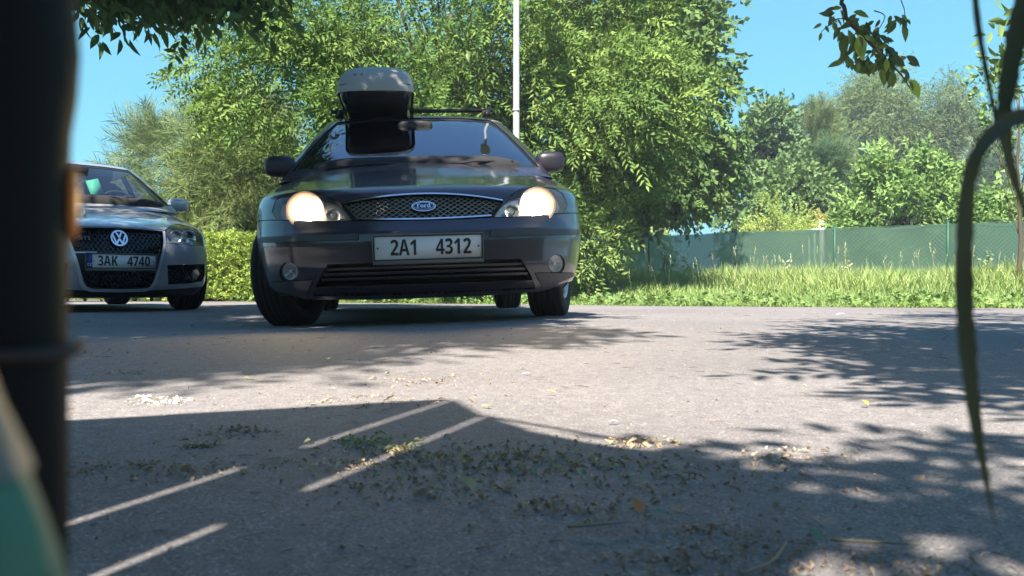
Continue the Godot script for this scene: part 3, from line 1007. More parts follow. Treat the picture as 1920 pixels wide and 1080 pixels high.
	# bonnet
	var hood_r := [Vector2(0.0, 0.684), Vector2(0.15, 0.682), Vector2(0.382, 0.680), Vector2(0.43, 0.711), Vector2(0.50, 0.741), Vector2(0.60, 0.763), Vector2(0.66, 0.775), Vector2(0.695, 0.82), Vector2(0.70, 0.87), Vector2(0.68, 0.93), Vector2(0.65, 0.99)]
	var hood := hood_r.duplicate()
	hood.append(Vector2(0, 0.99))
	var left := mir(hood_r)
	for k in left.size() - 1: hood.append(left[k])
	panel("bonnet", h, sy(h, hood), [], 0.0, 0.014, M.silver, t, Vector2(0.035, 0.02))
	for sg in [1.0, -1.0]:
		var f := PackedVector2Array()
		for p in [Vector2(0.376, 0.571), Vector2(0.60, 0.564), Vector2(0.77, 0.571), Vector2(0.80, 0.573)]: f.append(Vector2(h.sx(p.x, p.y), p.y))
		f.append(Vector2(h.sd(1.0, 0.59), 0.59)); f.append(Vector2(h.sd(1.0, 0.2), 0.2)); f.append(Vector2(2, 0.2)); f.append(Vector2(2, 0.99))
		var top := hood_r.duplicate(); top.reverse()
		for p in subdiv(top, 0.04):
			if p.x < 0.382: break
			f.append(Vector2(h.sx(p.x, p.y) + 0.0045, p.y))
		var holes := [lr, arches[0], arches[2]]
		if sg < 0:
			f = mirp(f); holes = [ll, arches[1], arches[3]]
		panel("front_wing", h, f, holes, 0.0, 0.012, M.silver, t, Vector2(0.04, 0.025))
	# black mouth with honeycomb, silver frame, number plate panel
	panel("grille", h, mo, [], -0.05, 0.0, M.black_trim, t)
	panel("grille_frame", h, fr, [mo], 0.005, 0.04, M.silver_trim, t, Vector2(0.04, 0.02))
	s = st_new()
	bars(s, h, mouth_all, [], lattice(-0.36, 0.36, 0.19, 0.674, 0.036, 1.4), 0.007, -0.02, 0.012)
	part("honeycomb", s.commit(), M.gloss_black, t).set_meta("kind", "stuff")
	var cross := [Vector2(-0.345, 0.47), Vector2(-0.32, 0.335), Vector2(0.32, 0.335), Vector2(0.345, 0.47)]
	panel("plate_panel", h, sy(h, cross), [], -0.006, 0.03, M.black_trim, t)
	panel("grille_bar", h, sy(h, [Vector2(-0.33, 0.478), Vector2(-0.17, 0.480), Vector2(-0.17, 0.470), Vector2(-0.33, 0.468)]), [], 0.0, 0.02, M.silver_trim, t)
	number_plate(t, Vector3(0.008, 0.408, 0.010), 0.52, 0.11, Basis.IDENTITY, "3AK", "4740", true, -0.105, 0.128, 0.076)
	# round badge
	var bc := Vector2(0, 0.590)
	var bd := panel("round_badge", h, sy(h, ellipse(bc, 0.066, 0.066, 36), 0.05), [], 0.004, 0.03, M.black_trim, t, Vector2(0.03, 0.02))
	panel("badge_ring", h, sy(h, ellipse(bc, 0.064, 0.064, 36), 0.05), [sy(h, ellipse(bc, 0.052, 0.052, 36), 0.05)], 0.011, 0.008, M.chrome, bd, Vector2(0.03, 0.02))
	s = st_new()
	for g in [[Vector2(-0.022, 0.050), Vector2(0.0, 0.004)], [Vector2(0.022, 0.050), Vector2(0.0, 0.004)], [Vector2(-0.047, 0.024), Vector2(-0.022, -0.046)], [Vector2(-0.022, -0.046), Vector2(0.0, -0.004)], [Vector2(0.0, -0.004), Vector2(0.022, -0.046)], [Vector2(0.022, -0.046), Vector2(0.047, 0.024)]]:
		var loop := sy(h, strip(bc + g[0], bc + g[1], 0.0125), 0.03)
		patch(s, h, loop, [], 0.010, Vector2(0.1, 0.05))
		skirt(s, h, loop, 0.010, 0.002)
	part("badge_letters", s.commit(), M.chrome, bd)
	var gt := part("grille_letters", words_mesh("GTI", "Droid Sans", 0.026, 0.006, 700, true), M.chrome, t)
	gt.position = h.off(Vector2(h.sx(-0.255, 0.587), 0.587), 0.0)
	gt.scale = Vector3(1.6, 1, 1)
	# lamps
	for sg in [1.0, -1.0]:
		var q := lamp if sg > 0 else mir(lamp)
		var loop := sy(h, q)
		var hl := panel("headlight", h, loop, [], -0.06, 0.0, M.lamp_dark, t, Vector2(0.04, 0.03))
		var s2 := st_new()
		skirt(s2, h, loop, 0.0, -0.06)
		part("headlight_rim", s2.commit(), M.black_trim, hl)
		for c in [[0.50, 0.648, 0.05], [0.635, 0.645, 0.06]]:
			var cc := h.off(Vector2(h.sx(c[0] * sg, c[1]), c[1]), -0.05)
			s2 = st_new()
			lathe_x(s2, [Vector2(0.0, 0.008), Vector2(0.02, c[2] * 0.7), Vector2(0.045, c[2]), Vector2(0.045, c[2] + 0.006), Vector2(0.02, c[2] + 0.006)], 22)
			var rf := part("reflector", done(s2, true), M.chrome, hl)
			rf.transform = Transform3D(Basis(Vector3.UP, -PI / 2), cc - Vector3(0, 0, 0.0))
		var ind := [Vector2(0.43, 0.583), Vector2(0.60, 0.577), Vector2(0.735, 0.583), Vector2(0.735, 0.597), Vector2(0.60, 0.593), Vector2(0.43, 0.599)]
		panel("indicator", h, sy(h, ind if sg > 0 else mir(ind)), [], -0.025, 0.02, M.lens, hl)
		s2 = st_new()
		patch(s2, h, loop, [], -0.002, Vector2(0.06, 0.04))
		part("headlight_cover", s2.commit(), M.clear, hl)
		var d2 := dr if sg > 0 else dl
		panel("side_intake", h, d2, [], -0.06, 0.0, M.black_trim, t)
		s2 = st_new()
		skirt(s2, h, d2, 0.0, -0.06)
		part("intake_surround", s2.commit(), M.black_trim, t)
		s2 = st_new()
		bars(s2, h, duct if sg > 0 else mir(duct), [], lattice(-0.8 if sg < 0 else 0.36, -0.36 if sg < 0 else 0.8, 0.225, 0.405, 0.036, 1.4), 0.007, -0.02, 0.012)
		part("honeycomb", s2.commit(), M.gloss_black, t).set_meta("kind", "stuff")
		s2 = st_new()
		patch(s2, h, sy(h, ellipse(Vector2(0.68 * sg, 0.315), 0.042, 0.042, 18), 0.05), [], -0.018, Vector2(0.04, 0.03))
		part("fog_light", s2.commit(), M.lens, t)
	var g := Hull.new()
	g.ys = [0.90, 0.96, 1.06, 1.16, 1.26, 1.34, 1.39, 1.425, 1.445]
	g.z0 = [0.98, 1.10, 1.28, 1.47, 1.66, 1.83, 1.95, 2.07, 2.2]
	g.w = [0.83, 0.815, 0.775, 0.73, 0.685, 0.645, 0.612, 0.575, 0.52]
	g.b = [0.36, 0.35, 0.34, 0.32, 0.30, 0.29, 0.28, 0.28, 0.28]
	g.e = 2.8
	g.length = 4.1
	var shield := [Vector2(0, 0.955), Vector2(0.4, 0.96), Vector2(0.74, 0.975), Vector2(0.67, 1.12), Vector2(0.60, 1.26), Vector2(0.535, 1.375), Vector2(0.30, 1.388), Vector2(0, 1.393), Vector2(-0.30, 1.388), Vector2(-0.535, 1.375), Vector2(-0.60, 1.26), Vector2(-0.67, 1.12), Vector2(-0.74, 0.975), Vector2(-0.4, 0.96)]
	cabin(t, g, shield, [[Vector2(1.70, 1.0), Vector2(2.5, 1.0), Vector2(2.5, 1.37), Vector2(2.2, 1.37)], [Vector2(2.6, 1.0), Vector2(3.4, 1.02), Vector2(3.3, 1.37), Vector2(2.6, 1.37)]], 1.482, M.silver, M.clear_screen, 4.1)
	seats(t, 0.60, 2.1, M.seat)
	under(t, 0.68, 0.19, 0.4, 4.0)
	s = st_new()
	tube(s, curve_pts([Vector3(-0.1, 0.15, -1.1), Vector3(0.15, 0.135, -1.1), Vector3(0.42, 0.15, -1.1)], 6), range(13).map(func(k): return 0.022 + 0.008 * sin(k * 1.7)), 7)
	part("exhaust_pipe", done(s), M.rim, t)
	mirror_part(t, Vector3(0.86, 1.0, -1.42), Vector3(0.20, 0.13, 0.13), Vector3(0.75, 0.97, -1.5), M.silver, M.black_trim)
	mirror_part(t, Vector3(-0.86, 1.0, -1.42), Vector3(0.20, 0.13, 0.13), Vector3(-0.75, 0.97, -1.5), M.silver, M.black_trim)
	for d in [0.86, 3.44]:
		for sg in [1.0, -1.0]:
			wheel(t, Vector3(0.765 * sg, 0.315, -d), 0.0, 0.316, 0.225, sg, 5, M.tyre, M.rim)
	# a green card and a small teal disc behind the windscreen
	var card := thing("paper_card", "green paper card propped behind the windscreen of the parked hatchback", "card")
	s = st_new()
	box(s, Vector3.ZERO, Vector3(0.115, 0.155, 0.003))
	part("sheet", done(s), M.green_card, card)
	card.transform = t.transform * Transform3D(Basis(Vector3.BACK, 0.28) * Basis(Vector3.RIGHT, -0.35), Vector3(0.15, 1.15, -1.64))
	var disc := thing("parking_disc", "small round teal disc low in the left of the parked hatchback's windscreen", "parking disc")
	s = st_new()
	lathe_x(s, [Vector2(-0.002, 0.0), Vector2(-0.002, 0.075), Vector2(0.002, 0.075), Vector2(0.002, 0.0)], 24)
	part("disc_face", done(s), M.green_card, disc)
	disc.transform = t.transform * Transform3D(Basis(Vector3.UP, -PI / 2) * Basis(Vector3.BACK, 0.5), Vector3(-0.14, 1.06, -1.52))

# ---------------------------------------------------------------- setting
func asphalt_texture() -> ImageTexture:
	var n := 1024
	var f := FastNoiseLite.new()
	f.noise_type = FastNoiseLite.TYPE_CELLULAR
	f.seed = 5
	f.frequency = 0.16
	f.cellular_return_type = FastNoiseLite.RETURN_CELL_VALUE
	f.fractal_type = FastNoiseLite.FRACTAL_NONE
	var a := f.get_seamless_image(n, n).get_data()
	f.frequency = 0.33
	f.seed = 9
	var b := f.get_seamless_image(n, n).get_data()
	var p := FastNoiseLite.new()
	p.seed = 3
	p.frequency = 0.008
	p.fractal_octaves = 4
	var c := p.get_seamless_image(n, n).get_data()
	var out := PackedByteArray()
	out.resize(n * n * 3)
	for i in n * n:
		var v := 0.40 * a[i] / 255.0 + 0.35 * b[i] / 255.0 + 0.3 * c[i] / 255.0
		var q := 134.0 + 62.0 * (v - 0.5)
		if a[i] > 236: q += 26.0
		if a[i] < 22: q -= 24.0
		out[i * 3] = clampi(int(q * 1.0), 0, 255)
		out[i * 3 + 1] = clampi(int(q * 0.985), 0, 255)
		out[i * 3 + 2] = clampi(int(q * 0.975), 0, 255)
	return ImageTexture.create_from_image(Image.create_from_data(n, n, false, Image.FORMAT_RGB8, out))

func asphalt_normal() -> ImageTexture:
	var f := FastNoiseLite.new()
	f.noise_type = FastNoiseLite.TYPE_CELLULAR
	f.seed = 5
	f.frequency = 0.16
	f.cellular_return_type = FastNoiseLite.RETURN_DISTANCE
	var im := f.get_seamless_image(1024, 1024)
	im.bump_map_to_normal_map(2.2)
	return ImageTexture.create_from_image(im)

func build_ground() -> void:
	# one sheet out to the horizon
	var s := st_new()
	var xs := []
	for k in 41: xs.append(lerpf(-24, 24, k / 40.0))
	xs = [-400.0, -150.0, -60.0] + xs + [60.0, 150.0, 400.0]
	var zs := []
	for k in 51: zs.append(lerpf(8, -42, k / 50.0))
	zs = [300.0, 100.0, 30.0] + zs + [-80.0, -160.0, -420.0]
	for i in xs.size() - 1:
		for j in zs.size() - 1:
			var p := []
			for q in [[i, j], [i, j + 1], [i + 1, j + 1], [i + 1, j]]:
				var x: float = xs[q[0]]
				var z: float = zs[q[1]]
				p.append(Vector3(x, land(x, z) - (0.05 if -z < edge(x) + 0.6 else 0.0), z))
			quad(s, p[0], p[3], p[2], p[1])
	tag(part("ground", done(s, true), M.soil), "", "", "", "structure")
	# asphalt, following the edge of the verge
	s = st_new()
	var noise := FastNoiseLite.new()
	noise.seed = 21
	noise.frequency = 0.35
	noise.fractal_octaves = 4
	var rag := FastNoiseLite.new()
	rag.seed = 4
	rag.frequency = 1.1
	var nx := 150
	var nz := 110
	var grid := []
	for i in nx + 1:
		var x := lerpf(-15.0, 15.0, float(i) / nx)
		var row := []
		var far := edge(x) + rag.get_noise_2d(x * 2.0, 0) * 0.22
		for j in nz + 1:
			var t := float(j) / nz
			var z := lerpf(4.0, -far, t)
			row.append(Vector3(x, land(x, z) + 0.004, z))
		grid.append(row)
	for i in nx:
		for j in nz:
			for q in [[i, j], [i + 1, j], [i + 1, j + 1], [i, j], [i + 1, j + 1], [i, j + 1]]:
				var v: Vector3 = grid[q[0]][q[1]]
				var c := 1.0 + 0.20 * noise.get_noise_2d(v.x, v.z) + 0.10 * noise.get_noise_2d(v.x * 5.0, v.z * 5.0)
				s.set_color(Color(c * 0.86, c * 0.85, c * 0.85))
				s.set_smooth_group(0)
				s.add_vertex(v)
	s.index()
	s.generate_normals()
	tag(part("road", s.commit(), M.asphalt), "", "", "", "structure")

func build_fence() -> void:
	var t := thing("garden_fence", "long chain-link garden fence hung with green shade netting", "fence")
	var posts := []
	for k in range(-4, 6):
		var x := 5.06 + k * 1.78
		posts.append(Vector3(x, 0, -fence_d(x)))
	var top := 1.545
	for k in posts.size():
		var p: Vector3 = posts[k]
		var y0 := 0.2
		var s := st_new()
		tube(s, [Vector3(p.x, y0 - 0.1, p.z), Vector3(p.x, top + 0.05, p.z)], [0.024, 0.024], 8)
		rbox(s, Vector3(p.x, top + 0.055, p.z), Vector3(0.056, 0.03, 0.056), 2.5, Basis.IDENTITY, 6)
		part("fence_post", done(s, true), M.fence_green, t)
		if k == posts.size() - 1: break
		var q: Vector3 = posts[k + 1]
		var d := (q - p).normalized()
		var nrm := d.cross(Vector3.UP)
		var back := -nrm * 0.045 if nrm.z > 0 else nrm * 0.045
		# netting sags between its ties
		s = st_new()
		var g := RandomNumberGenerator.new()
		g.seed = 60 + k
		var rows := []
		for i in 17:
			var u := i / 16.0
			var row := []
			var sag := 0.022 * sin(u * PI) + 0.008 * sin(u * 19.0 + k)
			for j in 9:
				var v := j / 8.0
				row.append(p.lerp(q, u) + back * (1.0 + 0.6 * sin(u * 9.0 + v * 4.0 + k)) + Vector3(0, lerpf(y0, top - sag, v), 0))
			rows.append(row)
		for i in 16:
			for j in 8:
				quad(s, rows[i][j], rows[i + 1][j], rows[i + 1][j + 1], rows[i][j + 1])
		part("shade_net", done(s, true), M.net if k % 2 == 0 else M.net2, t)
		# chain link
		s = st_new()
		var ln := p.distance_to(q)
		var hgt := top - y0
		for dir in [1.0, -1.0]:
			var u := -hgt
			while u < ln:
				var a := Vector2(u, 0) if dir > 0 else Vector2(u, hgt)
				var b := Vector2(u + hgt, hgt) if dir > 0 else Vector2(u + hgt, 0)
				if a.x < 0.0: a = a.lerp(b, -a.x / hgt)
				if b.x > ln: b = a.lerp(b, (ln - a.x) / (b.x - a.x))
				var pa := p + d * a.x + Vector3(0, y0 + a.y, 0)
				var pb := p + d * b.x + Vector3(0, y0 + b.y, 0)
				tube(s, [pa, pb], [0.0022, 0.0022], 3, false)
				u += 0.085
		part("chain_link", done(s), M.fence_wire, t).set_meta("kind", "stuff")
		for y in [y0 + 0.12, top - 0.01]:
			s = st_new()
			tube(s, [p + Vector3(0, y, 0), q + Vector3(0, y, 0)], [0.003, 0.003], 4, false)
			part("tension_wire", done(s), M.fence_wire, t)

func build_grass() -> void:
	var g := RandomNumberGenerator.new()
	g.seed = 77
	var s := st_new()
	for k in 3:
		var a := TAU * k / 3.0
		var o := Vector3(cos(a) * 0.012, 0, sin(a) * 0.012)
		var lean := Vector3(cos(a + 0.6), 0, sin(a + 0.6)) * (0.12 + 0.10 * k)
		var side := Vector3(-sin(a + 0.6), 0, cos(a + 0.6)) * 0.0045
		var m := o + lean * 0.35 + Vector3(0, 0.55, 0)
		var tip := o + lean + Vector3(0, 1.0 - 0.12 * k, 0)
		tri(s, o - side, o + side, m + side); tri(s, o - side, m + side, m - side); tri(s, m - side, m + side, tip)
	var blade := done(s)
	var patchy := FastNoiseLite.new()
	patchy.seed = 8
	patchy.frequency = 0.45
	patchy.fractal_octaves = 3
	var xs := []
	var cs := []
	var dark := lin(0.035, 0.085, 0.014)
	var lush := lin(0.062, 0.132, 0.012)
	var straw := lin(0.17, 0.18, 0.045)
	for i in 90000:
		var x := g.randf_range(-8.5, 13.5)
		var e := edge(x)
		var f := fence_d(x) + 0.6
		var u := pow(g.randf(), 1.25)
		var d := lerpf(e + 0.02, f, u)
		if x < -d * 0.6 - 0.5 or x > d * 0.6 + 0.5: continue
		var into := d - e
		var n := patchy.get_noise_2d(x, d)
		var hgt := lerpf(0.06, 0.36, sstep(0.0, 5.5, into)) * (1.0 + 0.55 * n) * g.randf_range(0.55, 1.25)
		if x < 0.5: hgt *= 0.6
		var b := Basis(Vector3.UP, g.randf() * TAU) * Basis(Vector3.RIGHT, g.randfn(0, 0.16))
		var wdt := clampf(hgt * 3.2, 0.55, 1.1)
		xs.append(Transform3D(b.scaled_local(Vector3(wdt, hgt, wdt)), Vector3(x, land(x, -d) - 0.01, -d)))
		var c: Color = dark.lerp(lush, clampf(0.55 + 0.7 * n + g.randfn(0, 0.22), 0, 1))
		if g.randf() < 0.10 + 0.45 * sstep(1.0, 4.5, into) * (0.55 + n): c = c.lerp(straw, g.randf_range(0.3, 0.85))
		cs.append(c)
	multi("verge_grass", blade, M.leafy, xs, cs)
	# small broad-leaved weeds along the asphalt
	xs = []; cs = []
	var clover := sprig_mesh(6, 0.035, 0.028, 0.05, 31)
	for i in 2400:
		var x := g.randf_range(-7.0, 8.5)
		var d := edge(x) + absf(g.randfn(0, 1.7)) - 0.05
		xs.append(Transform3D(aim(Vector3(g.randfn(0, 0.7), 1, g.randfn(0, 0.7)), g.randf() * TAU, g.randf_range(0.6, 1.7)), Vector3(x, land(x, -d) + g.randf() * 0.05, -d)))
		cs.append(lin(0.016, 0.042, 0.006).lerp(lin(0.042, 0.088, 0.012), g.randf()))
	multi("ground_weeds", clover, M.leafy, xs, cs)
	# seed stalks
	xs = []; cs = []
	s = st_new()
	tube(s, [Vector3.ZERO, Vector3(0.02, 0.5, 0), Vector3(0.07, 0.92, 0)], [0.0022, 0.0018, 0.0012], 3, false)
	for k in 7: leaf(s, Transform3D(Basis(Vector3.UP, k * 1.9) * Basis(Vector3.RIGHT, 0.45), Vector3(0.06, 0.80 + 0.025 * k, 0)), 0.09, 0.014, 0.2, 0.1, false)
	var stalk := done(s)
	for i in 240:
		var x := g.randf_range(-1.5, 12.0)
		var d := lerpf(edge(x) + 0.6, fence_d(x) - 0.1, pow(g.randf(), 0.8))
		xs.append(Transform3D(Basis(Vector3.UP, g.randf() * TAU) * Basis(Vector3.RIGHT, g.randfn(0, 0.12)) * Basis.from_scale(Vector3.ONE * g.randf_range(0.4, 0.75)), Vector3(x, land(x, -d), -d)))
		cs.append(lin(0.10, 0.14, 0.03).lerp(lin(0.24, 0.23, 0.09), g.randf()))
	multi("seeding_grass", stalk, M.leafy, xs, cs)

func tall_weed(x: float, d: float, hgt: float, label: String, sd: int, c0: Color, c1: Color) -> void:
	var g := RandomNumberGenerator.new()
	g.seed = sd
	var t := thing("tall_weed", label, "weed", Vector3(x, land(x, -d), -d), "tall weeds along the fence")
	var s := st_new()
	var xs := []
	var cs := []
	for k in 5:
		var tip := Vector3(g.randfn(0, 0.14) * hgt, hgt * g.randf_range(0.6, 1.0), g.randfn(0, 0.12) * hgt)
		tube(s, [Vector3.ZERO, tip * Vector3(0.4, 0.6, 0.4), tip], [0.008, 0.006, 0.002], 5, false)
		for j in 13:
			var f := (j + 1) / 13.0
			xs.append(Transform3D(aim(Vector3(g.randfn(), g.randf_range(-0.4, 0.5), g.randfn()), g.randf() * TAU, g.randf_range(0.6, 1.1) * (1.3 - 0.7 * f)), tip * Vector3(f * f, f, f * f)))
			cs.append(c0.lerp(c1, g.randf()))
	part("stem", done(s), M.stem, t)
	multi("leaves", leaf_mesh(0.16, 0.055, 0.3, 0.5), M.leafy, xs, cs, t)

# leaves a viewer can pick out one by one, as parts of a crown
func single_leaves(t: Node3D, g: RandomNumberGenerator, n: int, meshes: Array, mats: Array, place: Callable) -> void:
	for k in n:
		var o := part("leaf", meshes[k % meshes.size()], mats[g.randi() % mats.size()], t)
		o.transform = place.call(k)

func leaf_tone(r: float, gr: float, b: float) -> StandardMaterial3D:
	var m := mat(r, gr, b, 0.5)
	m.backlight_enabled = true
	m.backlight = lin(minf(1.0, r * 5.0), minf(1.0, gr * 4.6), b * 4.0)
	return m

func build_far_plants() -> void:
	var g := RandomNumberGenerator.new()
	g.seed = 100
	var walnut := sprig_mesh(9, 0.092, 0.032, 0.29, 1)
	var maple := sprig_mesh(7, 0.115, 0.085, 0.24, 2)
	var fine := sprig_mesh(12, 0.055, 0.034, 0.34, 3)
	var laurel := sprig_mesh(7, 0.16, 0.058, 0.20, 4)
	var box_leaf := sprig_mesh(8, 0.034, 0.022, 0.09, 5)
	var needles := needle_mesh(22, 0.16, 0.016, 0.42, 6)
	var feather := needle_mesh(26, 0.22, 0.013, 0.62, 7)
	# the big walnut behind the estate car
	var cl := blob(g, Vector3(0, 3.7, 0), Vector3(3.6, 3.0, 2.6), 150)
	cl += blob(g, Vector3(0.2, 2.5, 1.4), Vector3(3.2, 1.5, 1.3), 60)
	cl += blob(g, Vector3(2.5, 2.7, 1.4), Vector3(1.0, 0.6, 0.8), 16)
	cl = cl.filter(func(v): return v.x > -1.5 or v.y > 2.25 + 0.35 * (-1.5 - v.x))
	var wt := plant("walnut_tree", "big bright green walnut tree behind the estate car", "tree", Vector3(-0.95, land(-0.95, -13.7), -13.7),
		{"seed": 11, "clumps": cl, "rad": 0.40, "per": 80, "h": 5.4, "r": 0.17, "heart": Vector3(0, 3.0, -0.5), "c0": lin(0.009, 0.022, 0.004), "c1": lin(0.066, 0.108, 0.012), "droop": 0.75, "mesh": walnut, "mat": M.leafy, "bark": M.bark, "limbs": 60, "floor": 0.7})
	var lm := [leaf_mesh(0.115, 0.042, 0.3, 0.35), leaf_mesh(0.10, 0.038, 0.2, 0.5), leaf_mesh(0.125, 0.046, 0.35, 0.25)]
	var tones := [leaf_tone(0.07, 0.115, 0.016), leaf_tone(0.095, 0.14, 0.024), leaf_tone(0.05, 0.085, 0.012)]
	single_leaves(wt, g, 240, lm, tones, func(_k):
		var c: Vector3 = cl[g.randi() % cl.size()]
		var p: Vector3 = c + Vector3(g.randfn(0, 0.3), g.randfn(0, 0.3), absf(g.randfn(0, 0.25)) + 0.35)
		return Transform3D(aim(Vector3(g.randfn(0, 0.6), -0.7, 0.5), g.randf() * TAU, g.randf_range(0.8, 1.25)), p))
	# darker broadleaf to its right, close to the fence
	cl = blob(g, Vector3(0.7, 3.7, 0), Vector3(1.7, 2.5, 1.5), 74)
	cl += blob(g, Vector3(0.75, 4.9, 0), Vector3(1.3, 1.4, 1.2), 30)
	cl += blob(g, Vector3(0.5, 2.2, 0.3), Vector3(1.6, 0.7, 1.1), 30)
	cl += blob(g, Vector3(0.2, 7.3, 0), Vector3(1.8, 1.3, 1.5), 36)
	cl += blob(g, Vector3(0.25, 5.2, -1.3), Vector3(1.9, 0.9, 0.7), 40)
	plant("maple_tree", "dark green leafy tree between the walnut and the open sky, shading the fence", "tree", Vector3(1.95, land(1.95, -17.2), -17.2),
		{"seed": 12, "clumps": cl, "rad": 0.40, "per": 46, "h": 7.4, "r": 0.13, "c0": lin(0.012, 0.026, 0.006), "c1": lin(0.042, 0.075, 0.014), "mesh": maple, "mat": M.leafy, "bark": M.bark, "limbs": 34, "floor": 1.0})
	# low branch of brighter leaves beside the car's right flank
	cl = blob(g, Vector3(0, 0.8, 0), Vector3(0.4, 0.65, 0.4), 16)
	plant("walnut_shrub", "sunlit young walnut shrub close behind the estate car's headlight on the right", "shrub", Vector3(1.05, land(1.05, -12.4), -12.4),
		{"seed": 13, "clumps": cl, "rad": 0.24, "per": 24, "h": 1.3, "r": 0.03, "c0": lin(0.025, 0.05, 0.008), "c1": lin(0.10, 0.14, 0.022), "mesh": walnut, "mat": M.leafy, "bark": M.bark, "limbs": 10, "floor": 0.15})
	# feathery conifer on the left
	cl = []
	for k in 250:
		var y := g.randf_range(0.15, 3.9)
		var lead: Vector2 = [Vector2(0.2, 0.0), Vector2(-0.75, 0.3), Vector2(1.0, -0.2), Vector2(-1.35, 0.1)][k % 4]
		var hm: float = [4.1, 3.3, 4.3, 2.5][k % 4]
		if y > hm: y = g.randf() * hm
		var r := 0.75 * (1.0 - y / hm) + 0.12
		var a := g.randf() * TAU
		cl.append(Vector3(lead.x + cos(a) * r, y, lead.y + sin(a) * r))
	plant("cypress", "feathery grey-green conifer with drooping sprays behind the clipped hedge", "conifer", Vector3(-6.3, land(-6.3, -18.5), -18.5),
		{"seed": 14, "clumps": cl, "rad": 0.24, "per": 13, "h": 4.2, "r": 0.12, "c0": lin(0.028, 0.042, 0.013), "c1": lin(0.075, 0.09, 0.03), "droop": -0.15, "mesh": feather, "mat": M.leafy, "bark": M.bark, "limbs": 30})
	cl = []
	for k in 130:
		var y := g.randf_range(0.3, 3.0)
		var a := g.randf() * TAU
		var r := 1.15 * (1.0 - y / 3.6) + 0.1
		cl.append(Vector3(cos(a) * r * 1.2, y, sin(a) * r))
	plant("cypress", "lower olive-green conifer half hidden between the hatchback and the estate car", "conifer", Vector3(-4.9, land(-4.9, -16.2), -16.2),
		{"seed": 15, "clumps": cl, "rad": 0.26, "per": 15, "h": 3.1, "r": 0.1, "c0": lin(0.026, 0.04, 0.009), "c1": lin(0.072, 0.083, 0.019), "droop": 0.9, "mesh": feather, "mat": M.leafy, "bark": M.bark, "limbs": 22})
	# clipped hedge
	var t := thing("clipped_hedge", "low bright green clipped hedge between the two cars", "hedge", Vector3(-4.3, land(-4.3, -14.75), -14.75))
	t.rotation.y = 0.12
	var xs := []
	var cs := []
	for k in 15000:
		var q := Vector3(g.randf_range(-3.4, 2.2), g.randf_range(0.04, 1.02), g.randf_range(-0.45, 0.45))
		var f := g.randi() % 5
		if f < 3: q.z = 0.42 + g.randfn(0, 0.05) + 0.06 * sin(q.x * 5.1) * sin(q.y * 6.0)
		elif f == 3: q.y = 1.0 + g.randfn(0, 0.04)
		xs.append(Transform3D(aim(Vector3(g.randfn(0, 0.6), g.randf_range(0.0, 1.0), g.randfn(0.5, 0.6)), g.randf() * TAU, g.randf_range(0.7, 1.3)), q))
		cs.append(lin(0.035, 0.08, 0.006).lerp(lin(0.14, 0.225, 0.014), pow(g.randf(), 0.8)))
	var s := st_new()
	for k in 22:
		var x := lerpf(-3.3, 2.1, k / 21.0)
		for j in 3:
			tube(s, [Vector3(x, 0, 0), Vector3(x + g.randfn(0, 0.15), 0.45, g.randfn(0, 0.1)), Vector3(x + g.randfn(0, 0.25), 0.92, g.randfn(0, 0.2))], [0.018, 0.012, 0.005], 5, false)
	part("stems", done(s), M.bark, t)
	multi("leaves", box_leaf, M.leafy, xs, cs, t)
	# gardens behind the fence
	cl = []
	for k in 190:
		var y := pow(g.randf(), 1.3) * 5.7 + 0.3
		var a := g.randf() * TAU
		var r := 1.55 * (1.0 - y / 6.3) * g.randf_range(0.5, 1.0)
		cl.append(Vector3(cos(a) * r, y, sin(a) * r))
	plant("spruce", "pointed olive-topped spruce left of the tall birch", "conifer", P(1535, 545, 30) * Vector3(1, 0, 1) + Vector3(0, 0.2, 0),
		{"seed": 21, "clumps": cl, "rad": 0.3, "per": 24, "h": 6.2, "r": 0.13, "c0": lin(0.018, 0.03, 0.009), "c1": lin(0.07, 0.082, 0.024), "droop": 0.1, "mesh": needles, "mat": M.leafy, "bark": M.bark, "limbs": 40})
	cl = []
	for k in 120:
		var y := g.randf() * 3.6 + 0.3
		var a := g.randf() * TAU
		var r := 1.25 * (1.0 - y / 4.6) * g.randf_range(0.5, 1.0)
		cl.append(Vector3(cos(a) * r, y, sin(a) * r))
	plant("spruce", "small dark green spruce just above the orange shrub", "conifer", P(1552, 545, 25.5) * Vector3(1, 0, 1) + Vector3(0, 0.2, 0),
		{"seed": 22, "clumps": cl, "rad": 0.22, "per": 22, "h": 4.2, "r": 0.1, "c0": lin(0.006, 0.015, 0.006), "c1": lin(0.024, 0.042, 0.016), "droop": 0.7, "mesh": needles, "mat": M.leafy, "bark": M.bark, "limbs": 30})
	cl = []
	for k in 170:
		var y := g.randf() * 4.3 + 0.3
		var a := g.randf() * TAU
		var r := 1.9 * (1.0 - y / 5.4) * g.randf_range(0.5, 1.0)
		cl.append(Vector3(cos(a) * r, y, sin(a) * r))
	plant("blue_spruce", "pale blue-grey spruce behind the laurel on the right", "conifer", P(1845, 545, 31) * Vector3(1, 0, 1) + Vector3(0, 0.2, 0),
		{"seed": 23, "clumps": cl, "rad": 0.3, "per": 24, "h": 5.0, "r": 0.13, "c0": lin(0.025, 0.042, 0.034), "c1": lin(0.095, 0.13, 0.12), "droop": 0.1, "mesh": needles, "mat": M.leafy, "bark": M.bark, "limbs": 30})
	cl = blob(g, Vector3(0, 2.8, 0), Vector3(1.35, 2.3, 1.1), 60)
	cl += blob(g, Vector3(0.1, 4.6, 0), Vector3(0.6, 0.9, 0.5), 12)
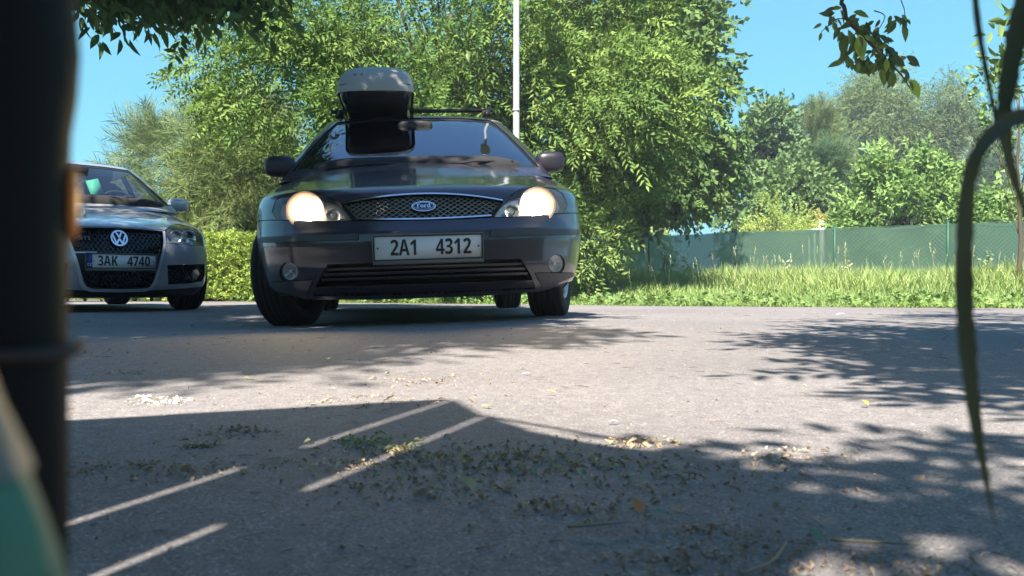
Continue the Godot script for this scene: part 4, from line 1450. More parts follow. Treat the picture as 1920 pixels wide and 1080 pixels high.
	plant("maple_tree", "slim dark green tree left of the pointed spruce, behind the fence", "tree", P(1437, 545, 26) * Vector3(1, 0, 1) + Vector3(0, 0.2, 0),
		{"seed": 24, "clumps": cl, "rad": 0.36, "per": 36, "h": 5.2, "r": 0.1, "c0": lin(0.014, 0.03, 0.010), "c1": lin(0.05, 0.085, 0.026), "mesh": maple, "mat": M.leafy, "bark": M.bark, "limbs": 26})
	cl = blob(g, Vector3(0, 1.9, 0), Vector3(1.1, 1.9, 0.9), 40)
	plant("maple_tree", "bushy mid green tree in front of the pointed spruce's left side", "tree", P(1487, 545, 25) * Vector3(1, 0, 1) + Vector3(0, 0.2, 0),
		{"seed": 25, "clumps": cl, "rad": 0.32, "per": 34, "h": 3.9, "r": 0.08, "c0": lin(0.02, 0.045, 0.010), "c1": lin(0.07, 0.115, 0.026), "mesh": maple, "mat": M.leafy, "bark": M.bark, "limbs": 20})
	# birches
	cl = blob(g, Vector3(0.0, 7.6, 0), Vector3(2.1, 3.0, 1.9), 70, 0.2)
	cl += blob(g, Vector3(-1.5, 5.6, 0.3), Vector3(1.3, 2.2, 1.2), 34, 0.2)
	cl += blob(g, Vector3(1.9, 6.0, 0.2), Vector3(1.5, 2.2, 1.2), 36, 0.2)
	cl += blob(g, Vector3(0.2, 3.6, 0.2), Vector3(2.4, 1.6, 1.2), 34, 0.2)
	plant("birch_tree", "tall airy birch with white trunk under the hanging branch", "birch", P(1650, 545, 44) * Vector3(1, 0, 1) + Vector3(0, 0.2, 0),
		{"seed": 26, "clumps": cl, "rad": 0.62, "per": 135, "h": 10.6, "r": 0.2, "c0": lin(0.022, 0.036, 0.009), "c1": lin(0.068, 0.09, 0.024), "droop": 1.1, "mesh": fine, "mat": M.leafy, "bark": M.birch, "limbs": 26, "trunk": 0.9, "s0": 0.9, "s1": 1.7, "limb_from": 0.2})
	cl = blob(g, Vector3(0, 8.4, 0), Vector3(1.2, 1.8, 1.1), 30, 0.2)
	cl += blob(g, Vector3(0.9, 6.2, 0.2), Vector3(2.3, 1.7, 1.3), 46, 0.2)
	cl += blob(g, Vector3(0.2, 4.0, 0.2), Vector3(2.2, 1.8, 1.3), 40, 0.2)
	plant("birch_tree", "second birch, shorter and greyer, right of the tall one", "birch", P(1785, 545, 43) * Vector3(1, 0, 1) + Vector3(0, 0.2, 0),
		{"seed": 27, "clumps": cl, "rad": 0.58, "per": 95, "h": 9.6, "r": 0.16, "c0": lin(0.02, 0.033, 0.010), "c1": lin(0.060, 0.08, 0.027), "droop": 1.0, "mesh": fine, "mat": M.leafy, "bark": M.birch, "limbs": 20, "s0": 0.9, "s1": 1.6})
	# laurels
	cl = blob(g, Vector3(0, 1.45, 0), Vector3(1.45, 1.35, 0.9), 62)
	cl += blob(g, Vector3(-0.65, 2.5, 0), Vector3(0.35, 0.6, 0.35), 7)
	cl += blob(g, Vector3(0.45, 2.55, 0), Vector3(0.6, 0.6, 0.4), 11)
	plant("laurel_bush", "big glossy bright green laurel bush over the middle of the netted fence", "bush", P(1700, 545, 20.6) * Vector3(1, 0, 1) + Vector3(0, 0.2, 0),
		{"seed": 28, "clumps": cl, "rad": 0.25, "per": 30, "h": 2.9, "r": 0.05, "c0": lin(0.022, 0.055, 0.008), "c1": lin(0.085, 0.15, 0.022), "droop": -0.55, "mesh": laurel, "mat": M.glossy, "bark": M.bark, "limbs": 30})
	cl = blob(g, Vector3(0, 1.2, 0), Vector3(1.3, 0.95, 0.8), 40)
	plant("laurel_bush", "lower laurel bush by the right edge, above the netted fence", "bush", P(1885, 545, 19.6) * Vector3(1, 0, 1) + Vector3(0, 0.2, 0),
		{"seed": 29, "clumps": cl, "rad": 0.24, "per": 28, "h": 2.0, "r": 0.05, "c0": lin(0.022, 0.055, 0.008), "c1": lin(0.085, 0.15, 0.022), "droop": -0.55, "mesh": laurel, "mat": M.glossy, "bark": M.bark, "limbs": 20})
	cl = blob(g, Vector3(0, 1.2, 0), Vector3(0.95, 1.15, 0.7), 34)
	plant("garden_shrub", "yellow-green shrub showing over the fence left of the orange one", "bush", P(1462, 545, 23.2) * Vector3(1, 0, 1) + Vector3(0, 0.2, 0),
		{"seed": 30, "clumps": cl, "rad": 0.24, "per": 34, "h": 2.2, "r": 0.04, "c0": lin(0.08, 0.12, 0.012), "c1": lin(0.25, 0.29, 0.03), "droop": 0.0, "mesh": fine, "mat": M.leafy, "bark": M.bark, "limbs": 20, "s0": 0.6, "s1": 1.0})
	cl = blob(g, Vector3(0, 1.15, 0), Vector3(0.55, 0.85, 0.5), 20)
	plant("garden_shrub", "small orange-tinged shrub showing over the fence above a white pipe", "bush", P(1562, 545, 23) * Vector3(1, 0, 1) + Vector3(0, 0.2, 0),
		{"seed": 31, "clumps": cl, "rad": 0.2, "per": 32, "h": 1.9, "r": 0.03, "c0": lin(0.16, 0.13, 0.014), "c1": lin(0.42, 0.21, 0.03), "droop": 0.0, "mesh": fine, "mat": M.leafy, "bark": M.bark, "limbs": 14, "s0": 0.5, "s1": 0.9})
	# dark row of shrubs closing the view behind the trees
	for k in 7:
		var x := -13.0 + k * 2.7
		cl = blob(g, Vector3(0, 1.4, 0), Vector3(1.7, 1.3, 0.9), 40)
		plant("background_shrub", ["dark green shrub far behind the hatchback, left of the conifers", "dark shrub behind the hatchback's roof", "dark shrub behind the feathery conifer", "dark shrub behind the clipped hedge", "dark shrub behind the walnut's left side", "dark shrub behind the walnut's trunk", "dark shrub behind the walnut's right side"][k], "shrub", Vector3(x, 0.2, -26.5),
			{"seed": 40 + k, "clumps": cl, "rad": 0.34, "per": 24, "h": 2.4, "r": 0.05, "c0": lin(0.025, 0.045, 0.012), "c1": lin(0.085, 0.125, 0.03), "mesh": maple, "mat": M.leafy, "bark": M.bark, "limbs": 16, "group": "shrubs along the back of the gardens"})
	# thin young tree at the right edge
	cl = []
	for q in [[1890, 120], [1862, 190], [1845, 155], [1900, 250], [1915, 190], [1870, 240], [1918, 300], [1905, 345], [1852, 125], [1925, 120], [1940, 230], [1950, 160], [1938, 320]]:
		var p: Vector3 = P(q[0], q[1], 12.0)
		cl.append(p - Vector3(6.72, 0.2, -12.0) + Vector3(0, 0, g.randfn(0, 0.3)))
	plant("young_maple", "thin young tree with sparse small leaves at the right edge", "tree", Vector3(6.72, 0.2, -12.0),
		{"seed": 33, "clumps": cl, "rad": 0.15, "per": 9, "h": 3.4, "r": 0.035, "c0": lin(0.03, 0.06, 0.015), "c1": lin(0.10, 0.15, 0.035), "mesh": sprig_mesh(5, 0.075, 0.06, 0.16, 8), "mat": M.leafy, "bark": M.bark, "limbs": 13, "heart": Vector3(0.2, 2.0, 0)})
	# the hedge that closes the place behind the camera
	t = thing("tall_hedge", "tall dark hedge along the back of the parking place, behind the camera", "hedge", Vector3(0, 0, 7.5))
	xs = []; cs = []
	for k in 5200:
		var q := Vector3(g.randf_range(-14, 14), g.randf_range(0.1, 3.0), -0.4 + g.randfn(0, 0.22))
		xs.append(Transform3D(aim(Vector3(g.randfn(), g.randfn(), -0.6), g.randf() * TAU, g.randf_range(1.2, 2.0)), q))
		cs.append(lin(0.02, 0.04, 0.008).lerp(lin(0.06, 0.09, 0.018), g.randf()))
	s = st_new()
	box(s, Vector3(0, 1.4, 0.15), Vector3(28, 2.8, 0.5))
	part("inner_twigs", done(s), M.bark, t)
	multi("leaves", maple, M.leafy, xs, cs, t)
	for k in 2:
		var c2: Node3D = t.duplicate()
		c2.name = numbered("tall_hedge")
		add_child(c2)
		c2.set_meta("label", ["tall dark hedge down the left side of the parking place, out of view", "tall dark hedge down the right side of the parking place, out of view"][k])
		c2.transform = Transform3D(Basis(Vector3.UP, PI / 2 if k == 1 else -PI / 2), Vector3(13.0 if k == 1 else -13.0, 0, 7.0 if k == 0 else 11.0))
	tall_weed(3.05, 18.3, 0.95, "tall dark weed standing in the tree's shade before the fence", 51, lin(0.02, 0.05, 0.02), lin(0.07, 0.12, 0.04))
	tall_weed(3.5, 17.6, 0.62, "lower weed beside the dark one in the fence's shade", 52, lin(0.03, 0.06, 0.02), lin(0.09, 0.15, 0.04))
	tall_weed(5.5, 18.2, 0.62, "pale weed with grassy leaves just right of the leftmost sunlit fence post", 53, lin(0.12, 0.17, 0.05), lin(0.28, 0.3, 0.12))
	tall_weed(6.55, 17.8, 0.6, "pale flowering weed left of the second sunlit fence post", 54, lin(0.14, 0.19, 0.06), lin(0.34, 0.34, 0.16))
	tall_weed(8.1, 15.6, 0.66, "dark thistle in the grass before the third sunlit fence post", 55, lin(0.03, 0.06, 0.02), lin(0.08, 0.14, 0.04))

func build_near_trees() -> void:
	var g := RandomNumberGenerator.new()
	g.seed = 200
	var walnut := sprig_mesh(7, 0.135, 0.056, 0.32, 61, true)
	# tree over the two cars: clumps are set over the ground they shade
	var cl := []
	for k in 210:
		var h := g.randf_range(4.2, 6.2)
		var d := g.randf_range(2.5, 8.4)
		var x := g.randf_range(-5.4, 0.15)
		var lim := -1.35 + (d - 2.2) * 0.95        # ragged near edge of the shade
		if x > minf(lim, 0.1): continue
		if d > 5.4 and x > -0.6 : continue
		cl.append(Vector3(x, 0, -d) + UPSUN * h)
	for q in [[150, 45, 7.0], [175, 62, 7.2], [205, 42, 7.6], [255, 48, 7.8], [290, 60, 8.0], [270, 30, 8.0], [310, 82, 8.0], [345, 70, 8.1], [365, 95, 8.0], [400, 60, 8.2], [425, 74, 8.3], [330, 40, 8.0], [380, 35, 8.0], [430, 45, 8.3], [225, 20, 7.6], [160, 20, 7.2], [345, 15, 8.0]]:
		cl.append(P(q[0], q[1] - 146, q[2]))
	for k in 46: cl.append(P(g.randf_range(130, 500), -40, g.randf_range(7.0, 8.4)) + UPSUN * g.randf_range(0.5, 2.4))
	var base := Vector3(-6.6, 0.0, -3.6)
	for k in cl.size(): cl[k] -= base
	var t := plant("shade_tree", "tree at the upper left whose dark leafy fringe hangs into view over the hatchback", "tree", base,
		{"seed": 61, "clumps": cl, "rad": 0.30, "per": 50, "h": 5.4, "r": 0.2, "c0": lin(0.008, 0.016, 0.005), "c1": lin(0.028, 0.045, 0.012), "droop": 0.7, "mesh": walnut, "mat": M.leafy, "bark": M.bark, "limbs": 50, "heart": Vector3(2.0, 4.0, 0.5)})
	# tree over the right foreground
	cl = []
	var spots := [[1.75, 4.6, 3.4], [2.2, 4.2, 3.2], [2.5, 5.2, 3.0], [2.0, 3.6, 3.2], [2.6, 3.4, 3.2], [1.75, 3.1, 3.0], [2.3, 2.7, 3.0], [1.55, 3.9, 3.0], [2.9, 4.4, 3.0], [2.9, 6.0, 3.0], [3.3, 5.4, 3.2], [3.4, 7.0, 3.0],
		[2.0, 2.1, 2.8], [1.5, 2.3, 2.8], [1.35, 2.2, 2.8], [1.05, 1.55, 2.7], [1.25, 1.3, 2.7], [0.95, 1.15, 2.7], [0.55, 1.12, 2.7], [0.52, 0.88, 2.7], [0.95, 0.8, 2.7], [0.32, 0.70, 2.7], [1.4, 1.7, 2.7], [0.36, 1.12, 2.7], [1.8, 1.6, 2.8], [0.1, 0.6, 2.7], [-0.2, 0.4, 2.7], [0.62, 0.55, 2.7]]
	spots += [[1.22, 3.2, 2.6], [1.32, 3.3, 3.0], [1.14, 3.1, 2.9], [1.38, 3.05, 2.6], [1.16, 3.38, 3.2], [1.28, 3.15, 3.3], [1.45, 3.3, 2.8]]
	for k in 34:
		var d := g.randf_range(2.2, 6.4)
		var x := g.randf_range(lerpf(0.80, 2.75, (d - 2.2) / 4.2), lerpf(1.6, 4.3, (d - 2.2) / 4.2)) + 0.16
		for j in 2: spots.append([x + g.randfn(0, 0.06), d + g.randfn(0, 0.08), g.randf_range(2.7, 3.3)])
	for q in spots: cl.append(Vector3(q[0], 0, -q[1]) + UPSUN * q[2])
	for q in [[1918, 80, 6.5]]: cl.append(P(q[0], q[1], q[2]))
	base = Vector3(3.6, 0.0, -0.9)
	for k in cl.size(): cl[k] -= base
	var xs := []
	var cs := []
	t = plant("walnut_tree", "walnut beside the right edge whose leafy branch hangs into the sky", "tree", base,
		{"seed": 62, "clumps": cl, "rad": 0.19, "per": 15, "h": 4.0, "r": 0.15, "c0": lin(0.03, 0.055, 0.012), "c1": lin(0.09, 0.14, 0.028), "droop": 0.4, "mesh": walnut, "mat": M.leafy, "bark": M.bark, "limbs": 34, "heart": Vector3(-2.0, 2.6, 0.5), "s0": 0.6, "s1": 0.95})
	# the hanging branch, leaf by leaf
	var s := st_new()
	var d := 2.5
	var main := curve_pts([P(1700, -160, d) + Vector3(0.5, 0.3, 0.5), P(1640, -60, d), P(1585, 20, d), P(1622, 70, d), P(1655, 105, d), P(1690, 140, d), P(1712, 175, d)], 5)
	var mr := []
	for k in main.size(): mr.append(lerpf(0.008, 0.0012, float(k) / (main.size() - 1)))
	tube(s, main, mr, 6)
	for q in [[[1600, 40], [1570, 35], [1540, 60]], [[1610, 55], [1590, 85], [1582, 120]], [[1640, 90], [1620, 110], [1600, 118]], [[1655, 105], [1690, 105], [1718, 112]], [[1640, 20], [1660, 30], [1645, 60]], [[1640, -60], [1690, 0], [1698, 40]], [[1630, 60], [1655, 68], [1672, 80]]]:
		var tw := curve_pts(q.map(func(v): return P(v[0], v[1], d + g.randfn(0, 0.03))), 3)
		tube(s, tw, range(tw.size()).map(func(k): return 0.0018 - 0.0009 * k / tw.size()), 5, false)
	var br := part("hanging_branch", done(s, true), M.bark, t)
	br.position = -base
	var lm := [leaf_mesh(0.105, 0.046, 0.25, 0.3), leaf_mesh(0.085, 0.04, 0.2, 0.5), leaf_mesh(0.12, 0.055, 0.3, 0.2)]
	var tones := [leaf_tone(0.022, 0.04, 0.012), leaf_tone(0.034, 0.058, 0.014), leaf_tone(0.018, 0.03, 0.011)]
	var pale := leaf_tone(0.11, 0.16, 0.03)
	# where each leaf starts, which way it points on screen (degrees from straight down, to the right), size, pale or dark
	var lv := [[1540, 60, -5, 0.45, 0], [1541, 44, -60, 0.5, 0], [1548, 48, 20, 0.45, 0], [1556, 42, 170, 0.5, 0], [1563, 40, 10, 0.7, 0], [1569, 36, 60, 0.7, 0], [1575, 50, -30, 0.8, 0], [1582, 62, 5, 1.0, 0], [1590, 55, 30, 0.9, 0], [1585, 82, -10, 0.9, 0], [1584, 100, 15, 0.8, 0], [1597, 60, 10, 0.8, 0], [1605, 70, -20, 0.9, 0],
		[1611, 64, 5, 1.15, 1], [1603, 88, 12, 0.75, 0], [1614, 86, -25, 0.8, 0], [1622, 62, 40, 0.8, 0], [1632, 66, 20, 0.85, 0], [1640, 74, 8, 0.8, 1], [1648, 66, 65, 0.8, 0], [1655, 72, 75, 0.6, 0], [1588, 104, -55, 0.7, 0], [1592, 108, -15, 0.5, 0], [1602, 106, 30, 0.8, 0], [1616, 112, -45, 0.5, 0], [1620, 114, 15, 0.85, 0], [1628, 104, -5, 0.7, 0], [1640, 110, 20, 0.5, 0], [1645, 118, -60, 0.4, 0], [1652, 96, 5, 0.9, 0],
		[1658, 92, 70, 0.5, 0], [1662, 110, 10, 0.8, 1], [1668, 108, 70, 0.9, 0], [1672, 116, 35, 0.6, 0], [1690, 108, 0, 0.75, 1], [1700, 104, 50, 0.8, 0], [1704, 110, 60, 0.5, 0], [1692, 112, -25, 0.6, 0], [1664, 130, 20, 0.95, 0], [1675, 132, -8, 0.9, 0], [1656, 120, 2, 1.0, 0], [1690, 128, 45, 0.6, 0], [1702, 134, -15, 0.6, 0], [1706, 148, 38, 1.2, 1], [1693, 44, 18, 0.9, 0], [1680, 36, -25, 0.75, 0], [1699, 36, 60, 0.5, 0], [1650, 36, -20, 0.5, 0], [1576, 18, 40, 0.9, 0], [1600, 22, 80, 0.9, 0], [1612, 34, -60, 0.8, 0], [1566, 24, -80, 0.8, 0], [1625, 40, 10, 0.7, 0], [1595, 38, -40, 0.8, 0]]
	for k in 80:
		var q0: Array = lv[g.randi() % lv.size()]
		lv.append([q0[0] + g.randf_range(-16, 16), q0[1] + g.randf_range(-14, 10), g.randf_range(-80, 80), g.randf_range(0.4, 0.8), 0])
	for q in lv:
		var a := deg_to_rad(float(q[2]))
		var dir := Vector3(sin(a), -cos(a), g.randf_range(-0.25, 0.45))
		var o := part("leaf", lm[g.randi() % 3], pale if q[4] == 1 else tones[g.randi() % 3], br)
		var b := aim(dir, 0.0, 1.0)
		# turn the blade broadly towards or away from the open side
		var face := (Basis.looking_at(-dir.normalized().cross(Vector3(cos(a), sin(a), g.randf_range(-0.8, 0.8))).normalized(), dir.normalized()))
		b = Basis(face.x, face.y, face.z)
		o.transform = Transform3D(b.scaled_local(Vector3.ONE * q[3] * 0.52), P(q[0], q[1], d + g.randfn(0, 0.06)))

# ---------------------------------------------------------------- close to the lens and behind it
func blade_of_grass(called: String, label: String, pts: Array, m: Material, twist: float) -> void:
	# pts: [x, y, width in metres] along the blade, as seen, with distance
	var t := thing(called, label, "grass blade", Vector3.ZERO, "dark blades at the right edge")
	var c := []
	var w := []
	for q in pts:
		c.append(P(q[0], q[1], q[3]))
		w.append(Vector2(q[2], 0))
	var cc := curve_pts(c, 8)
	var ww := curve_pts(w, 8)
	var s := st_new()
	for i in cc.size() - 1:
		var row := []
		for k in [i, i + 1]:
			var d: Vector3 = (cc[mini(k + 1, cc.size() - 1)] - cc[maxi(k - 1, 0)]).normalized()
			var side := d.cross(Vector3(sin(twist), 0, cos(twist))).normalized()
			var nrm := side.cross(d).normalized()
			var hw: float = ww[k].x * (0.5 + 0.035 * sin(k * 1.9) + 0.025 * sin(k * 0.71 + 1.0))
			row.append([cc[k] - side * hw + nrm * hw * 0.35, cc[k] - nrm * hw * 0.1, cc[k] + side * hw + nrm * hw * 0.35])
		quad(s, row[0][0], row[0][1], row[1][1], row[1][0])
		quad(s, row[0][1], row[0][2], row[1][2], row[1][1])
	part("blade", done(s, true), m, t)

func build_near() -> void:
	# long blades hanging into the right of the view
	blade_of_grass("grass_blade", "long dark grass blade arching in from the right and hanging down to a point",
		[[2250, 330, 0.005, 0.33], [2050, 200, 0.0055, 0.32], [1920, 217, 0.0056, 0.31], [1868, 243, 0.0056, 0.305], [1832, 285, 0.0054, 0.30], [1812, 350, 0.0056, 0.30], [1805, 450, 0.0062, 0.30], [1804, 560, 0.0066, 0.30], [1811, 660, 0.0062, 0.30], [1825, 780, 0.0046, 0.30], [1845, 890, 0.0024, 0.30], [1866, 990, 0.0004, 0.30]], M.dark_blade, 0.1)
	blade_of_grass("grass_blade", "thick dark blade rising at the right edge behind the arched one",
		[[1935, -60, 0.0085, 0.35], [1912, 40, 0.0082, 0.35], [1893, 130, 0.0072, 0.35], [1882, 215, 0.0058, 0.35], [1890, 290, 0.0040, 0.35], [1906, 350, 0.0028, 0.35], [1925, 410, 0.002, 0.35], [1950, 520, 0.002, 0.35], [1975, 760, 0.002, 0.35]], M.dark_blade, -0.2)
	blade_of_grass("grass_blade", "thin dark stalk leaning from the top of the view into the arched blade",
		[[1824, -60, 0.0032, 0.36], [1832, 36, 0.0028, 0.36], [1846, 120, 0.0024, 0.36], [1862, 200, 0.0020, 0.36], [1876, 262, 0.0015, 0.36], [1893, 320, 0.0014, 0.36], [1915, 372, 0.0012, 0.36], [1960, 520, 0.0012, 0.36]], M.dark_blade, 0.0)
	# black post at the left edge
	var D := 0.155
	var t := thing("black_post", "black plastic post close to the lens at the left edge", "post", Vector3(-0.0997, 0, -D))
	var s := st_new()
	var pts := []
	var rad := []
	for q in [[0.0, 0.0225], [0.10, 0.022], [0.19, 0.0218], [0.228, 0.0218], [0.238, 0.0218], [0.248, 0.0222], [0.255, 0.0232], [0.262, 0.0236], [0.270, 0.0230], [0.278, 0.0224], [0.36, 0.022]]:
		pts.append(Vector3(0, q[0], 0)); rad.append(q[1])
	tube(s, pts, rad, 22)
	part("tube", done(s, true), M.post_black, t)
	s = st_new()
	var rb := Basis(Vector3.UP, deg_to_rad(25.9))
	rbox(s, rb * Vector3(0.0221, 0, 0) + Vector3(0, 0.2360, 0), Vector3(0.0022, 0.0135, 0.009), 3.0, rb, 10)
	part("orange_reflector", done(s, true), M.orange, t)
	s = st_new()
	var loop := []
	for k in 17:
		var a := lerpf(-0.4, PI + 0.3, k / 16.0)
		loop.append(Vector3(cos(a) * 0.0232, 0.2135 - 0.004 * cos(a) - 0.001 * sin(a), sin(a) * 0.0232))
	tube(s, loop, range(17).map(func(_k): return 0.0013), 7)
	part("cable_tie", done(s, true), M.tie, t)
	# a pale and teal plastic bag crumpled at its foot
	var bag := thing("plastic_bag", "grey and teal plastic bag at the lower left corner, close to the lens", "bag", Vector3(-0.0815, 0, -0.104))
	for part_k in 2:
		s = st_new()
		var g := FastNoiseLite.new()
		g.seed = 4 + part_k
		g.frequency = 40.0
		var rows := []
		for i in 19:
			var row := []
			var v := i / 18.0
			for j in 25:
				var u := j / 24.0
				var y := lerpf(0.130, 0.172, v) if part_k == 1 else lerpf(0.172, 0.216, v)
				if part_k == 1: y = lerpf(0.09, 0.1985, v)
				else: y = lerpf(0.1985, 0.216, v)
				var r := lerpf(0.0300, 0.020, sstep(0.180, 0.216, y)) + 0.0016 * g.get_noise_2d(u * 0.06, y)
				var a := TAU * u
				row.append(Vector3(cos(a) * r, y, sin(a) * r * 0.75))
			rows.append(row)
		for i in 18:
			for j in 24:
				quad(s, rows[i][j], rows[i][j + 1], rows[i + 1][j + 1], rows[i + 1][j])
		part(["bag_neck", "bag_body"][part_k], done(s, true), [M.bag_grey, M.bag_teal][part_k], bag)
	s = st_new()
	rbox(s, Vector3(0, 0.047, 0), Vector3(0.064, 0.094, 0.052), 3.0)
	part("bag_bottom", done(s, true), M.bag_teal, bag)
	# boarded shed gable just behind the lens; only its shadow with the lit gaps is in view
	t = thing("wooden_shed", "boarded shed gable behind the camera, seen as a gabled shadow on the asphalt", "shed", Vector3(0, 0, 0.13))
	var outline := [Vector2(-2.2, 1.55), Vector2(-1.25, 2.05), Vector2(-0.90, 2.30), Vector2(-0.73, 2.42), Vector2(-0.62, 2.40), Vector2(-0.59, 2.16), Vector2(-0.45, 1.93), Vector2(-0.28, 1.72), Vector2(-0.09, 1.58), Vector2(-0.04, 1.40)]
	var cuts := [-2.2, -2.04, -1.9, -1.77, -1.63, -1.49, -1.36, -1.25, -1.12, -0.99, -0.86, -0.718, -0.704, -0.574, -0.560, -0.45, -0.34, -0.22, -0.13, -0.045]
	var top_at := func(x: float) -> float:
		for k in outline.size() - 1:
			if x <= outline[k + 1].x:
				return lerpf(outline[k].y, outline[k + 1].y, clampf((x - outline[k].x) / (outline[k + 1].x - outline[k].x), 0, 1))
		return 1.4
	for k in cuts.size() - 1:
		var a: float = cuts[k]
		var b: float = cuts[k + 1]
		if b - a < 0.03: continue
		var zo := 0.0 if k % 2 == 0 else 0.004
		s = st_new()
		var x0 := a - (0.0 if is_equal_approx(a, -0.704) or is_equal_approx(a, -0.560) else 0.004)
		var x1 := b + (0.0 if is_equal_approx(b, -0.718) or is_equal_approx(b, -0.574) else 0.004)
		var p := [Vector3(x0, 0.0, zo), Vector3(x1, 0.0, zo), Vector3(x1, top_at.call(b), zo), Vector3(x0, top_at.call(a), zo)]
		var q := []
		for v in p: q.append(v + Vector3(0, 0, 0.02 + zo))
		quad(s, p[0], p[1], p[2], p[3]); quad(s, q[1], q[0], q[3], q[2])
		for e in 4: quad(s, p[e], q[e], q[(e + 1) % 4], p[(e + 1) % 4])
		part("board", done(s), M.board, t)
	for w in [[Vector2(-0.20, 0.48), Vector2(-0.98, 2.30), 0.15], [Vector2(-2.1, 2.18), Vector2(0.1, 2.18), 0.0]]:
		if w[2] == 0.0: continue
		s = st_new()
		var a3 := Vector3(w[0].x, w[0].y, 0.055)
		var b3 := Vector3(w[1].x, w[1].y, 0.055)
		var dv := (b3 - a3)
		box(s, (a3 + b3) / 2, Vector3(w[2] * 0.45, dv.length(), 0.022), Basis(Vector3.BACK, atan2(-dv.x, dv.y)))
		part("brace", done(s), M.board, t)
	s = st_new()
	box(s, Vector3(-0.72, 0.62, 0.058), Vector3(0.5, 0.72, 0.02))
	part("kick_board", done(s), M.board, t)
	# a wire stay running down from the gable
	s = st_new()
	tube(s, [Vector3(-0.60, 2.17, 0.02), Vector3(-0.26, 1.80, 0.02)], [0.007, 0.007], 6)
	part("stay_wire", done(s), M.board, t)

func build_lamp_post() -> void:
	var x := (968.0 - 960.0) / 1700.0 * 9.75
	var t := thing("lamp_post", "slim pale metal lamp post rising behind the estate car's roof", "lamp post", Vector3(x, land(x, -9.75), -9.75))
	var s := st_new()
	tube(s, [Vector3.ZERO, Vector3(0, 1.1, 0), Vector3(0, 1.12, 0), Vector3(0.0, 5.2, 0)], [0.05, 0.048, 0.036, 0.028], 14)
	part("pole", done(s, true), M.pole, t)
	s = st_new()
	tube(s, [Vector3(0, 2.1, 0), Vector3(0, 2.13, 0)], [0.04, 0.04], 14)
	part("collar", done(s, true), M.pole, t)
	s = st_new()
	rbox(s, Vector3(0.0, 5.3, 0.25), Vector3(0.22, 0.12, 0.7), 3.5)
	part("lamp_head", done(s, true), M.pole, t)

func flat(g: RandomNumberGenerator, sc: float, tilt: float) -> Basis:
	return (Basis(Vector3.UP, g.randf() * TAU) * Basis(Vector3.RIGHT, -PI / 2 + g.randfn(0, tilt)) * Basis(Vector3.UP, g.randfn(0, tilt))).scaled_local(Vector3.ONE * sc)

